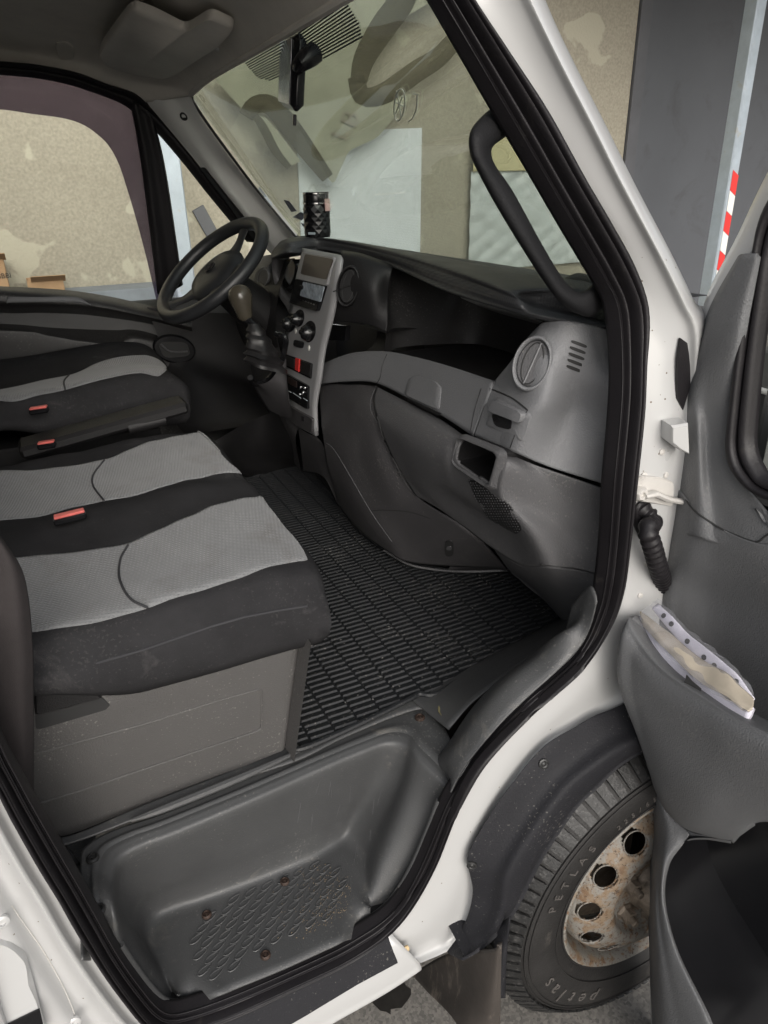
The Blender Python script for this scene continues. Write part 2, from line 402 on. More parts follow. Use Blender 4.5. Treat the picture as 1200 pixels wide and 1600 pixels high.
# stucco wall: sand render with flaked patches, faint panel joints of colour
def stucco():
    m = mat('sand_render', (.345, .318, .25), .9, .06, 1.2, 0)
    N, Lk, b = nodes(m); tc = N.new('ShaderNodeTexCoord')
    src = b.inputs['Base Color'].links[0].from_socket
    g = N.new('ShaderNodeTexNoise'); g.inputs['Scale'].default_value = 55; g.inputs['Detail'].default_value = 4; Lk.new(tc.outputs['Object'], g.inputs['Vector'])
    gr = N.new('ShaderNodeMapRange'); gr.inputs['From Min'].default_value = .3; gr.inputs['From Max'].default_value = .7; gr.inputs['To Min'].default_value = .84; gr.inputs['To Max'].default_value = 1.12; Lk.new(g.outputs['Fac'], gr.inputs['Value'])
    mu = N.new('ShaderNodeVectorMath'); mu.operation = 'SCALE'; Lk.new(src, mu.inputs[0]); Lk.new(gr.outputs[0], mu.inputs['Scale'])
    p = N.new('ShaderNodeTexNoise'); p.inputs['Scale'].default_value = 2.6; p.inputs['Detail'].default_value = 5; p.inputs['Roughness'].default_value = .45; p.inputs['Distortion'].default_value = .3
    Lk.new(tc.outputs['Object'], p.inputs['Vector'])
    pr = N.new('ShaderNodeValToRGB'); pr.color_ramp.elements[0].position = .62; pr.color_ramp.elements[1].position = .64; Lk.new(p.outputs['Fac'], pr.inputs['Fac'])
    mx = N.new('ShaderNodeMix'); mx.data_type = 'RGBA'; Lk.new(pr.outputs['Color'], mx.inputs['Factor']); Lk.new(mu.outputs[0], mx.inputs[6]); mx.inputs[7].default_value = (.44, .415, .325, 1)
    Lk.new(mx.outputs[2], b.inputs['Base Color'])
    bp = N.new('ShaderNodeBump'); bp.inputs['Strength'].default_value = .6; bp.inputs['Distance'].default_value = .008; Lk.new(g.outputs['Fac'], bp.inputs['Height']); Lk.new(bp.outputs[0], b.inputs['Normal'])
    return m
M['stucco'] = stucco()
def concrete():
    m = mat('yard_concrete', (.21, .20, .185), .9, .12, 3, 0, dirt=(.22, .21, .2), dscale=2, damt=.45)
    N, Lk, b = nodes(m); tc = N.new('ShaderNodeTexCoord'); src = b.inputs['Base Color'].links[0].from_socket
    v = N.new('ShaderNodeTexVoronoi'); v.inputs['Scale'].default_value = 170; Lk.new(tc.outputs['Object'], v.inputs['Vector'])
    r = N.new('ShaderNodeValToRGB'); r.color_ramp.elements[0].position = .0; r.color_ramp.elements[0].color = (.45, .45, .45, 1); r.color_ramp.elements[1].position = .9; r.color_ramp.elements[1].color = (1.15, 1.13, 1.1, 1)
    sp = N.new('ShaderNodeSeparateColor'); Lk.new(v.outputs['Color'], sp.inputs[0]); Lk.new(sp.outputs[0], r.inputs['Fac'])
    mu = N.new('ShaderNodeMix'); mu.data_type = 'RGBA'; mu.blend_type = 'MULTIPLY'; mu.inputs['Factor'].default_value = .75; Lk.new(src, mu.inputs[6]); Lk.new(r.outputs['Color'], mu.inputs[7])
    Lk.new(mu.outputs[2], b.inputs['Base Color'])
    bp = N.new('ShaderNodeBump'); bp.inputs['Strength'].default_value = .5; bp.inputs['Distance'].default_value = .004; Lk.new(sp.outputs[0], bp.inputs['Height']); Lk.new(bp.outputs[0], b.inputs['Normal'])
    return m
M['concrete'] = concrete()
def rim():
    m = mat('rusty_white_rim', (.22, .208, .185), .6, .08, 9, .3, 150)
    N, Lk, b = nodes(m); tc = N.new('ShaderNodeTexCoord'); src = b.inputs['Base Color'].links[0].from_socket
    last = src
    for sc, pos, col in ((13, .52, (.22, .16, .105)), (50, .53, (.17, .105, .06)), (140, .55, (.07, .042, .026))):
        p = N.new('ShaderNodeTexNoise'); p.inputs['Scale'].default_value = sc; p.inputs['Detail'].default_value = 12; p.inputs['Roughness'].default_value = .75; Lk.new(tc.outputs['Object'], p.inputs['Vector'])
        r = N.new('ShaderNodeValToRGB'); r.color_ramp.elements[0].position = pos; r.color_ramp.elements[1].position = pos+.05; Lk.new(p.outputs['Fac'], r.inputs['Fac'])
        mx = N.new('ShaderNodeMix'); mx.data_type = 'RGBA'; Lk.new(r.outputs['Color'], mx.inputs['Factor']); Lk.new(last, mx.inputs[6]); mx.inputs[7].default_value = (*col, 1); last = mx.outputs[2]
    Lk.new(last, b.inputs['Base Color']); return m
M['rim'] = rim()
M['radio_face'] = mat('radio_sky_reflection', (.30, .34, .38), .18, .5, 60)  # pale blue-grey of the reflected sky put into the display colour
def clear(name, tint, refl=1.0, rough=.02, haze=0.0, hcol=(.8, .8, .75)):
    """thin pane: see-through with Fresnel reflection, optional diffuse haze"""
    m = bpy.data.materials.new(name); m.use_nodes = True; N = m.node_tree.nodes; Lk = m.node_tree.links; N.remove(N['Principled BSDF']); out = N['Material Output']
    tr = N.new('ShaderNodeBsdfTransparent'); tr.inputs[0].default_value = (*tint, 1)
    gl = N.new('ShaderNodeBsdfGlossy'); gl.inputs['Roughness'].default_value = rough
    lw = N.new('ShaderNodeLayerWeight'); lw.inputs['Blend'].default_value = .5
    p5 = N.new('ShaderNodeMath'); p5.operation = 'POWER'; p5.inputs[1].default_value = 5; Lk.new(lw.outputs['Facing'], p5.inputs[0])
    fr = N.new('ShaderNodeMath'); fr.operation = 'MULTIPLY_ADD'; fr.inputs[1].default_value = .96; fr.inputs[2].default_value = .04; Lk.new(p5.outputs[0], fr.inputs[0])
    mu = N.new('ShaderNodeMath'); mu.operation = 'MULTIPLY'; mu.inputs[1].default_value = refl; Lk.new(fr.outputs[0], mu.inputs[0])
    mx = N.new('ShaderNodeMixShader'); Lk.new(mu.outputs[0], mx.inputs[0]); Lk.new(tr.outputs[0], mx.inputs[1]); Lk.new(gl.outputs[0], mx.inputs[2]); last = mx.outputs[0]
    if haze:
        df = N.new('ShaderNodeBsdfDiffuse'); df.inputs[0].default_value = (*hcol, 1); m2 = N.new('ShaderNodeMixShader')
        tc = N.new('ShaderNodeTexCoord'); nz = N.new('ShaderNodeTexNoise'); nz.inputs['Scale'].default_value = 5; nz.inputs['Detail'].default_value = 6; Lk.new(tc.outputs['Object'], nz.inputs['Vector'])
        mr = N.new('ShaderNodeMapRange'); mr.inputs['To Min'].default_value = haze*.6; mr.inputs['To Max'].default_value = haze*1.4; Lk.new(nz.outputs['Fac'], mr.inputs['Value']); Lk.new(mr.outputs[0], m2.inputs[0])
        Lk.new(last, m2.inputs[1]); Lk.new(df.outputs[0], m2.inputs[2]); last = m2.outputs[0]
    Lk.new(last, out.inputs['Surface']); return m
M['glass'] = clear('windscreen_glass', (.92, .96, .92), 1.5, .01, .09, (.75, .78, .7))  # diffuse haze raised to stand in for reflection on the windscreen
M['sideglass'] = clear('side_glass', (.97, .98, .96), .5)
M['film'] = clear('purple_tint_film', (.45, .41, .48), .2, .1, .15, (.24, .21, .26))
M['sheet'] = clear('milky_plastic_sheet', (.45, .47, .46), .4, .3, .62, (.72, .77, .74))
M['sleeve'] = clear('clear_plastic_sleeve', (.9, .9, .92), 1.6, .08, .12, (.8, .8, .85))
M['reflection_sheet'] = clear('sheer_reflection', (.62, .62, .60), .2, .5, .34, (.66, .66, .50))
M['sticker'] = clear('clear_sticker', (.8, .8, .8), .5, .2, .35, (.75, .78, .72))
M['sticker_b'] = clear('blue_grey_sticker', (.5, .5, .55), .3, .3, .6, (.22, .24, .30))
M['dots'] = mat('sunband_print', (.012, .012, .013), .5)

# ================================================================== YARD
def slab(name, x0, x1, y0, y1, z0, z1, m, parent=None):
    return MB().box(((x0+x1)/2, (y0+y1)/2, (z0+z1)/2), (x1-x0, y1-y0, z1-z0), ch=.004).build(name, m, parent, smooth=False)
g = MB().quad((-60, -60, 0), (60, -60, 0), (60, 60, 0), (-60, 60, 0)).build('ground', M['concrete'], smooth=False); g['kind'] = 'structure'
WY = 5.5
o = slab('rendered_wall', -14, P(1000, 0, Y=WY).x, WY, WY+.3, 0, 6.5, M['stucco'])
tag(o, 'sand coloured rendered wall with flaked pale patches behind the van', 'wall')
o = slab('tiled_ledge', -14, 3.0, WY-.32, WY-.003, 0, P(185, 453, Y=WY-.32).z, M['plinth'])
tag(o, 'low blue-grey tiled ledge along the foot of the rendered wall', 'ledge')
# grey steel gate leaf right of the wall
gx = P(1000, 0, Y=WY).x+.004
gt = root('steel_gate', (gx+1.8, WY, 0), 'plain dark grey painted steel gate beside the rendered wall', 'gate')
slab('gate_panel', gx+.13, gx+5, WY+.02, WY+.08, .05, 6.5, M['gate'], gt)
slab('gate_frame', gx, gx+.115, WY-.03, WY+.1, 0, 6.5, M['gate_edge'], gt)
slab('gate_leaf_edge', gx+.118, gx+.128, WY-.005, WY+.05, .05, 6.5, M['ink'], gt)
# unseen roof added to shade the gate and the right end of the wall
mb = MB().box((7.0, 4.0, 3.75), (7.4, 3.6, .14))
o = mb.build('shade_roof', M['gate_edge'], smooth=False); tag(o, 'unseen flat roof added to shade the gate and the right end of the rendered wall', 'shade_roof')
# posts
def post(name, xc, yc, wd, dp, h, label):
    r_ = root(name, (xc, yc, 0), label, 'post', 'galvanised steel posts in the yard')
    MB().box((xc, yc, h/2), (wd, dp, h), ch=.008).build('shaft', M['galv'], r_)
    MB().box((xc, yc, .006), (wd*2.2, dp*2.2, .012)).build('base_plate', M['galv'], r_, smooth=False)
    return r_
pa = P(1172, 60, Y=4.6)
p1 = post('steel_post', pa.x, 4.6, .10, .12, 4.4, 'galvanised square post with red and white warning tape before the grey gate')
zt = P(1140, 270, Y=4.54).z; zs = [P(0+1145-(y-270)*.13, y, Y=4.538).z for y in (270, 309, 348, 391, 425, 455)]
tb = MB(); xf0, xf1 = pa.x-.022, pa.x+.047
def tp(z0, z1, m, nm):
    sk = .035
    q = [(xf0, 4.5375, z1+sk*.6), (xf0, 4.5375, z0+sk*.6), (xf1, 4.5375, z0-sk*.6), (xf1, 4.5375, z1-sk*.6)]
    MB().prism(q, (0, -.0015, 0)).build(nm, m, p1, smooth=False)
for i in range(6):
    zz = zt-i*.152
    tp(zz-.148, zz, M['tape_r'] if i % 2 == 0 else M['tape_w'], 'red_tape' if i % 2 == 0 else 'white_tape')
pb = P(268, 250, Y=5.0)
p2 = post('steel_post', pb.x-.02, 5.0, .13, .10, 4.2, 'plain galvanised post seen through the quarter window of the driver door')
# board, plastic sheet, windscreen reflection sheets before the wall
def wallpoly(poly, off, th, name, m, parent=None, jig=0):
    mb = MB(); y = WY-off
    mb.prism([P(a, b, Y=y) for a, b in poly], (0, -th, 0), 0)
    return mb.build(name, m, parent, smooth=False)
o = wallpoly([(463, 207), (658, 200), (654, 480), (474, 480)], .003, .012, 'white_board', M['board'])
tag(o, 'plain white board leaning on the rendered wall ahead of the windscreen', 'board')
def crinkle(name, x0, x1, z0, z1, y, m, amp=.02, seed=1, parent=None, n=60):
    rnd = random.Random(seed); fx = [(rnd.uniform(2, 14), rnd.uniform(-9, 9), rnd.uniform(0, 6)) for _ in range(9)]
    vs = []; fs = []
    for j in range(n+1):
        for i in range(n+1):
            u, v = i/n, j/n; d = sum(abs(math.sin(a*u*2+b*v*2+c)) for a, b, c in fx)/9
            vs.append((x0+(x1-x0)*u, y-d*amp*2, z0+(z1-z0)*v))
    for j in range(n):
        for i in range(n): k = j*(n+1)+i; fs.append((k, k+1, k+n+2, k+n+1))
    return link(name, vs, fs, m, parent)
sh0 = P(732, 270, Y=WY-.03); sh1 = P(945, 250, Y=WY-.03)
M['sheet_o'] = mat('crumpled_plastic_sheet', (.50, .54, .53), .32, .05, 4, 0)
o = crinkle('plastic_sheet', sh0.x, sh1.x, .95, P(735, 268, Y=WY-.03).z, WY-.03, M['sheet_o'], .03, 5)
tag(o, 'crumpled pale plastic sheet hanging on the wall right of the white board', 'plastic sheet')
M['mask'] = mat('masking_strip', (.50, .46, .27), .7, .08, 9)
o = slab('masking_paper', sh0.x, sh1.x, WY-.10, WY-.094, P(735, 268, Y=WY-.1).z, P(770, 215, Y=WY-.1).z, M['mask'])
tag(o, 'yellowish paper strip taped along the top of the crumpled plastic sheet', 'paper strip')
# windscreen reflection of cream shapes and brown swooshes, modelled as sheer sheets
bn = root('reflection_sheet', P(500, 150, Y=WY-.2), 'windscreen reflection of cream and brown swoosh shapes and letters, modelled as large sheer sheets', 'reflection_sheet')
def bpoly(poly, off, name, m): return wallpoly(rrect(poly, .12, 2), off, .002, name, m, bn)
BY = .20
# pale parts of the reflection, with the swooshes left as the darker wall tone
crm = [[(300, 128), (330, 118), (425, 240), (520, 330), (640, 215), (700, 190), (745, 20), (700, -60), (560, -60), (480, -20)]]
bpoly([(330, 118), (560, -50), (700, -60), (695, -10), (560, 70), (545, 140), (640, 150), (672, 113), (590, 215), (545, 235), (520, 290), (470, 205), (420, 155), (400, 158), (382, 175)], BY, 'pale_reflection', M['reflection_sheet'])
bpoly([(398, 185), (413, 182), (430, 200), (470, 252), (455, 258), (440, 250), (405, 205)], BY, 'pale_reflection', M['reflection_sheet'])
M['swoosh'] = clear('reflected_swoosh', (.72, .71, .66), .1, .5, .30, (.17, .15, .10))
def stroke(path, wd, off):
    pts = evenly([Vector((a, b, 0)) for a, b in path], 24); mb = MB(); y = WY-off; row = []
    for k, p in enumerate(pts):
        t = (pts[min(k+1, 24)]-pts[max(k-1, 0)]).normalized(); n_ = Vector((-t.y, t.x, 0)); w_ = wd*(.55+.45*math.sin(math.pi*min(1, .15+k/24*.8)))
        row.append((P(p.x+n_.x*w_/2, p.y+n_.y*w_/2, Y=y), P(p.x-n_.x*w_/2, p.y-n_.y*w_/2, Y=y)))
    for a, b in zip(row, row[1:]): mb.quad(a[0], a[1], b[1], b[0])
    o = mb.build('reflection_swoosh', M['swoosh'], bn); m_ = o.modifiers.new('t', 'SOLIDIFY'); m_.thickness = .001; return o
stroke([(650, -60), (628, 0), (600, 40), (570, 90), (560, 128)], 42, BY+.004)
stroke([(556, 120), (566, 150), (600, 146), (650, 112), (690, 85), (735, 30)], 34, BY+.007)
stroke([(384, 182), (398, 164), (422, 164), (448, 192), (480, 235), (512, 278)], 32, BY+.004)
stroke([(398, 180), (412, 200), (430, 235), (452, 262)], 14, BY+.010)
def text(s, name, size, loc, rot, m, parent, ext=.001):
    cu = bpy.data.curves.new(name, 'FONT'); cu.body = s; cu.size = size; cu.extrude = ext; cu.align_x = 'CENTER'; cu.align_y = 'CENTER'
    o = bpy.data.objects.new(name, cu); me = bpy.data.meshes.new_from_object(o); bpy.data.objects.remove(o)
    o = bpy.data.objects.new(name, me); COL.objects.link(o); me.materials.clear(); me.materials.append(m)
    mw = rot if isinstance(rot, Matrix) else Matrix.Identity(3)
    o.matrix_world = Matrix.Translation(Vector(loc)-(ORG[parent.name] if parent else Vector())) @ mw.to_4x4()
    ORG[o.name] = Vector(loc)
    if parent: o.parent = parent
    return o
def facing(right, up):
    r_ = Vector(right).normalized(); u_ = Vector(up); u_ = (u_-r_*u_.dot(r_)).normalized(); n = r_.cross(u_)
    return Matrix((r_, u_, n)).transposed()
M['swletter'] = mat('reflected_letter', (.23, .21, .16), .8)
text('B', 'letter', .18, P(548, 186, Y=WY-.215), facing((.35, 0, 1), (-1, 0, .35)), M['swletter'], bn)
text('L', 'letter', .18, P(533, 208, Y=WY-.215), facing((.35, 0, 1), (-1, 0, .35)), M['swletter'], bn)
# cartons on the ledge
zl = P(185, 453, Y=WY-.32).z
def carton(px, wd, hh, dp, label, open_=False, txt=False):
    x = P(px, 440, Y=WY-.17).x
    r_ = root('cardboard_box', (x, WY-.17, zl), label, 'box', 'cardboard boxes on the ledge')
    t = .006; mb = MB()
    mb.box((x, WY-.17-dp/2+t/2, zl+hh/2+.001), (wd, t, hh)).box((x, WY-.17+dp/2-t/2, zl+hh/2+.001), (wd, t, hh))
    mb.box((x-wd/2+t/2, WY-.17, zl+hh/2+.001), (t, dp-2*t-.001, hh)).box((x+wd/2-t/2, WY-.17, zl+hh/2+.001), (t, dp-2*t-.001, hh)).box((x, WY-.17, zl+.006), (wd-.014, dp-.014, .008))
    mb.build('carton_body', M['card'], r_, smooth=False)
    q = MB().box((x+.02, WY-.17-dp/2-.03, zl+hh+.012), (wd*.96, .09, .004), Matrix.Rotation(rad(-28), 3, 'X')); q.build('flap', M['card'], r_, smooth=False)
    if txt: text('FRAGILE'[:0]+'ROBBBI', 'printing', .042, (x+.045, WY-.17-dp/2-.0015, zl+hh*.55), facing((1, 0, 0), (0, 0, 1)), M['ink'], r_)
    return r_
carton(70, .21, .085, .22, 'small open cardboard box on the tiled ledge, right of the printed carton')
carton(-12, .18, .23, .22, 'taller cardboard carton with black printing at the left end of the ledge', txt=True)
o = MB().box(P(320, 345, Y=WY-.01), (.09, .02, .19), Matrix.Rotation(rad(-25), 3, 'Y'), ch=.004).build('wall_plate', M['gate_edge'])
tag(o, 'small tilted grey plate fixed to the rendered wall behind the steering wheel', 'wall plate')
# wet stain
M['wet'] = mat('oil_stain', (.03, .028, .026), .3, .3, 30)
c = P(612, 1552, Z=.003); mb = MB(); rnd = random.Random(3)
mb.prism([c+Vector((math.cos(a)*.040*rnd.uniform(.75, 1.25), math.sin(a)*.040*rnd.uniform(.75, 1.25), 0)) for a in [2*math.pi*k/26 for k in range(26)]], (0, 0, .001))
o = mb.build('oil_stain', M['wet'], smooth=False); tag(o, 'dark wet oil spot on the concrete below the door sill', 'stain')

# ================================================================== VAN
FL = .76                                 # cab floor height
van = root('parked_van', (.2, 1.68, 0), 'white van with its passenger door open showing the grey cab interior', 'van')
V = Vector
slab('dash_core', 1.02, 1.07, .86, 2.56, FL, 1.44, M['bed'], van)
slab('driver_side_wall', -.58, 1.05, 2.60, 2.63, .5, 1.30, M['bed'], van)
slab('step_pan', -.12, .44, .765, .985, .47, .50, M['plastic_dk'], van)
slab('rear_step_pan', -.58, -.07, .775, .99, .69, .715, M['step'], van)
slab('scuttle_side', .90, 1.05, .84, .86, .80, 1.40, M['bed'], van)
# ---- windscreen surface
def wsx(y, z):
    t = (y-.84)/(2.3-.84); return .795-.785*(z-1.45)+.24*max(0, t)*(1-min(t, 1))+.045*t
def wspt(px, py, off=0):
    x = .7
    for _ in range(12):
        p = P(px, py, X=x); x = wsx(p.y, p.z)+off
    return P(px, py, X=x)
def wsrow(z, off=0, y0=.83, y1=2.36): return [V((wsx(y, z)+off, y, z)) for y in [y0+(y1-y0)*k/6 for k in range(7)]]
ws = surf('windscreen', [wsrow(z) for z in (1.40, 1.55, 1.7, 1.85, 1.95)], M['glass'], van, th=0, nu=24, nv=4)
mm = ws.modifiers.new('thickness', 'SOLIDIFY'); mm.thickness = .004
# dotted sun band in two patches: rows of printed lines
def sunband(poly, name):
    mb = MB(); xs = [p[0] for p in poly]; ys = [p[1] for p in poly]
    # lines run along the top edge of the glass, spaced up the glass
    w0 = [wspt(*p, off=-.0008) for p in poly]
    zs0 = min(p.z for p in w0); zs1 = max(p.z for p in w0); y0 = min(p.y for p in w0); y1 = max(p.y for p in w0)
    z = zs0
    while z < zs1:
        run = None; yy = y0
        while yy <= y1+.01:
            p = V((wsx(yy, z)-.0008, yy, z)); ins = yy <= y1 and inpoly(*proj(p), poly)
            if ins and run is None: run = yy
            if not ins and run is not None:
                a = V((wsx(run, z)-.0008, run, z)); b = V((wsx(yy, z)-.0008, yy, z)); h = .0018
                dz = V((-.0014, 0, .0018))
                mb.prism([a, b, b+dz, a+dz], (-.0006, 0, -.0005)); run = None
            yy += .008
        z += .0034
    return mb.build(name, M['dots'], ws, smooth=False)
sunband([(378, 93), (424, 58), (470, 40), (470, 105), (428, 127), (405, 122)], 'dotted_sunband')
sunband([(460, 52), (545, 3), (560, 30), (570, 62), (520, 85), (478, 105)], 'dotted_sunband')
# stickers
for q, m_ in (([(443, 312), (452, 314), (464, 330), (455, 331)], 'sticker_b'), ([(457, 339), (470, 331), (479, 336), (472, 344)], 'sticker_b'), ([(470, 348), (482, 352), (485, 362), (477, 358)], 'sticker_b')):
    plate('sticker', q, M[m_], ws, (wspt(*centre(q), off=-.001), V((-1, 0, -.77)).normalized()), out=.0005, deep=0, ch=0)
c0 = wspt(624, 165, off=-.002); nn = V((-1, 0, -.77)).normalized()
def wl(path, r, nm, m_=M['sticker']):
    return MB().tube([wspt(x, y, off=-.002) for x, y in path], r, 5).build(nm, m_, ws)
M['stk'] = mat('sticker_outline', (.62, .64, .55), .6)
e1 = ell(624, 164, 8, 25, 26, 6); MB().tube([wspt(x, y, off=-.002) for x, y in e1], .0012, 5, closed=True).build('sticker_ring', M['stk'], ws)
wl([(620, 142), (627, 186)], .001, 'sticker_line', M['stk']); wl([(618, 160), (630, 166)], .001, 'sticker_line', M['stk']); wl([(618, 178), (629, 150)], .001, 'sticker_line', M['stk'])
wl([(645, 146), (652, 148), (650, 172), (644, 186), (638, 190)], .001, 'sticker_line', M['stk'])
# wiper
wp = [P(838, 452, X=.86), P(880, 440, X=.86), P(905, 432, X=.86), P(935, 442, X=.86)]
MB().tube(spline(wp, 16), .006, 8).tube([P(825, 453, X=.86), P(940, 462, X=.88)], .007, 8).build('wiper', M['rubber'], van)
# black frit edge round glass (inside trims cover the rest)
# ---- roof, headliner, outer shell
hl = [
 [PL(-60, 100), PL(0, 100), PL(60, 104), PL(110, 116), PL(150, 133), PL(205, 160), wspt(300, 150, -.01)],
 [V((-.35, 2.42, 2.0)), V((-.1, 2.42, 2.0)), V((.05, 2.40, 1.995)), V((.2, 2.38, 1.985)), V((.33, 2.34, 1.97)), V((.42, 2.26, 1.95)), wspt(312, 138, -.012)],
 [V((-.35, 2.2, 2.03)), V((-.1, 2.1, 2.04)), V((.02, 2.0, 2.045)), V((.2, 1.9, 2.03)), V((.33, 1.85, 2.0)), V((.46, 1.82, 1.95)), wspt(420, 70, -.012)],
 [V((-.35, 1.5, 2.05)), V((-.1, 1.45, 2.06)), V((.02, 1.4, 2.06)), V((.2, 1.35, 2.03)), V((.33, 1.3, 1.99)), V((.46, 1.28, 1.94)), wspt(540, -3, -.012)],
 [V((-.35, .9, 2.03)), V((-.1, .9, 2.03)), V((.02, .9, 2.03)), V((.2, .88, 2.01)), V((.33, .88, 1.98)), V((.42, .88, 1.93)), wspt(676, -75, -.012)]]
head = surf('headliner', hl, M['headliner'], van, th=.02, nu=44, nv=10)
# rolled front edge of headliner
MB().tube(spline([wspt(298, 147, -.008), wspt(330, 120, -.01), wspt(420, 68, -.01), wspt(540, -3, -.01), wspt(640, -60, -.01)], 40), .008, 8).build('glass_edge_trim', M['headliner'], van)
MB().tube(spline([wspt(545, -2, -.006), wspt(420, 70, -.006), wspt(330, 122, -.006), wspt(306, 138, -.006), wspt(300, 152, -.006), wspt(310, 172, -.006), wspt(345, 222, -.006), wspt(410, 308, -.006), wspt(470, 380, -.006)], 90), .0042, 8).build('glass_gasket', M['rubber'], van)
# sun visors
def visor(poly, z, th, parent=van, label=None):
    pts = [P(x, y, Z=z) for x, y in rrect(poly, .22, 5)]
    n = (pts[len(pts)//3]-pts[0]).cross(pts[2*len(pts)//3]-pts[0]).normalized()
    mb = MB(); mb.prism([p+V((0, 0, th)) for p in pts], V((0, 0, -th)), .007)
    return mb.build('sun_visor', M['headliner'], parent, angle=60)
# tilted plane: z falls toward the glass
def tiltpts(poly, base, n): return onplane(poly, base, n)
vb = P(250, 80, Y=2.0); vn = V((-.25, -.05, -1)).normalized()
q = tiltpts(rrect([(152, 85), (205, 14), (243, 28), (290, 52), (328, 28), (368, 46), (340, 78), (262, 126), (205, 117), (165, 105)], .25, 4), P(250, 80, Y=1.95), vn)
v1 = MB().prism([p-vn*.018 for p in q], vn*.018, .006).build('sun_visor', M['headliner'], van, angle=60)
q = tiltpts(rrect([(205, -30), (222, 3), (275, 27), (300, 22), (338, -8), (330, -40)], .25, 4), P(275, 0, Y=1.75), vn)
MB().prism([p-vn*.018 for p in q], vn*.018, .006).build('sun_visor', M['headliner'], van, angle=60)
q = tiltpts(rrect([(342, 5), (398, 15), (415, 2), (400, -30), (330, -30)], .25, 4), P(375, 0, Y=1.5), vn)
for (x, y) in ((341, 63), (370, 47), (397, 18)):
    c = P(x, y, Y=1.85 if x < 380 else 1.6)
    MB().lathe([(.009, 0), (.011, .006), (.006, .012), (.004, .02)], c, (-.25, -.05, -1), 14).build('visor_clip', M['black'] if x == 370 else M['pillar_trim'], van)
hn = plate('courtesy_cover', rrect([(86, 66), (104, 64), (116, 72), (115, 92), (92, 93)], .3, 4), M['headliner'], van, head, out=.004)
# mirror
mb0 = P(456, 114, Y=1.50)
mbp = wspt(492, 82, -.012)
mr = MB(); mr.tube(spline([mbp, mbp+V((-.03, .0, -.02)), mb0+V((.015, 0, .0))], 8), [.018, .018, .017, .015, .013, .011, .010, .010, .010], 12).build('mirror_stem', M['black'], van)
ax_r = V((.28, -.96, 0)).normalized(); rot = Matrix.Rotation(rad(-14), 3, 'Z')
fw = Matrix.Rotation(rad(-12.5), 3, 'Z') @ Matrix.Rotation(rad(7), 3, 'X') @ Matrix.Rotation(rad(6), 3, 'Y')
mir = MB().box(mb0, (.026, .20, .120), fw, ch=.011)
mirror = mir.build('rear_mirror', M['black'], van, angle=50)
MB().box(mb0+fw @ V((-.0135, 0, 0)), (.002, .18, .102), fw, ch=.0008).build('mirror_glass', M['chrome'], mirror)
MB().box(mb0+fw @ V((-.002, -.085, -.074)), (.006, .012, .018), fw, ch=.001).build('dip_lever', M['black'], mirror)
# outer shell (roof, far side, rear wall, bonnet): seen only from other positions, shades the cab
mb = MB()
mb.box((-1.6, 1.68, 2.16), (3.55, 1.80, .06), ch=.02)
mb.box((-1.7, 2.69, 1.25), (3.0, .04, 1.7), ch=.01)
mb.box((-1.86, .72, 1.25), (3.0, .04, 1.7), ch=.01)
mb.build('body_shell', M['white'], van)
surf('roof_front', [[V((.18, y, 2.185)) for y in (.8, 1.2, 1.7, 2.2, 2.58)], [V((.42, y, 2.10)) for y in (.82, 1.2, 1.7, 2.2, 2.54)], [V((wsx(y, 1.96)-.0, y, 1.975)) for y in (.84, 1.2, 1.7, 2.2, 2.46)]], M['white'], van, th=.01, nu=20, nv=6, face=(0, 1.7, 9))
slab('rear_door_pillar', -.37, -.20, .70, .76, .46, 2.12, M['white'], van)
slab('bulkhead', -.62, -.58, .78, 2.62, .5, 2.12, M['bed'], van)
surf('bonnet', [wsrow(1.40, .03), [V((1.15, y, 1.30)) for y in (.8, 1.1, 1.4, 1.7, 2.0, 2.3, 2.5)], [V((1.55, y, 1.16)) for y in (.8, 1.1, 1.4, 1.7, 2.0, 2.3, 2.5)], [V((1.80, y, 1.0)) for y in (.86, 1.1, 1.4, 1.7, 2.0, 2.3, 2.44)], [V((1.86, y, .45)) for y in (.86, 1.1, 1.4, 1.7, 2.0, 2.3, 2.44)]], M['white'], van, th=.01, nu=20, nv=6, face=(5, 1.7, 9))
slab('cab_floor', -.6, 1.35, .97, 2.62, FL-.05, FL-.004, M['plastic_dk'], van)
slab('firewall', 1.10, 1.13, .80, 2.6, .5, 1.38, M['bed'], van)

# ---- A-pillar and door aperture, passenger side
seal_out = [(700, -60), (732, 0), (790, 86), (850, 176), (905, 275), (948, 348), (982, 410), (1002, 465), (1006, 510), (1001, 570), (998, 640), (988, 740), (976, 850), (966, 920), (945, 975), (905, 1030), (845, 1085), (785, 1140), (740, 1190), (712, 1240), (690, 1300), (668, 1355), (630, 1415), (585, 1463), (530, 1500), (450, 1538), (360, 1580), (300, 1600), (255, 1606), (222, 1592), (190, 1555), (156, 1508), (120, 1452), (86, 1392), (60, 1350), (26, 1290), (0, 1240), (-40, 1150), (-90, 1000)]
seal_in = [(640, -60), (676, 0), (728, 90), (775, 172), (828, 262), (880, 352), (930, 436), (948, 470), (956, 515), (960, 580), (957, 650), (948, 750), (942, 850), (934, 920), (928, 947), (914, 989), (889, 1027), (852, 1060), (810, 1097), (777, 1131), (743, 1172), (718, 1210), (700, 1237), (688, 1262), (672, 1302), (647, 1360), (622, 1402), (597, 1428), (560, 1452), (520, 1474), (440, 1510), (350, 1547), (300, 1565), (268, 1572), (245, 1560), (214, 1522), (184, 1478), (155, 1425), (124, 1370), (98, 1325), (62, 1262), (36, 1215), (0, 1145), (-50, 1000)]
n_s = len(seal_out)
def Wt(k, pts): return PS(*pts[k])
SO = [PS(x, y) for x, y in seal_out]; SI = [PS(x, y, .018) for x, y in seal_in]
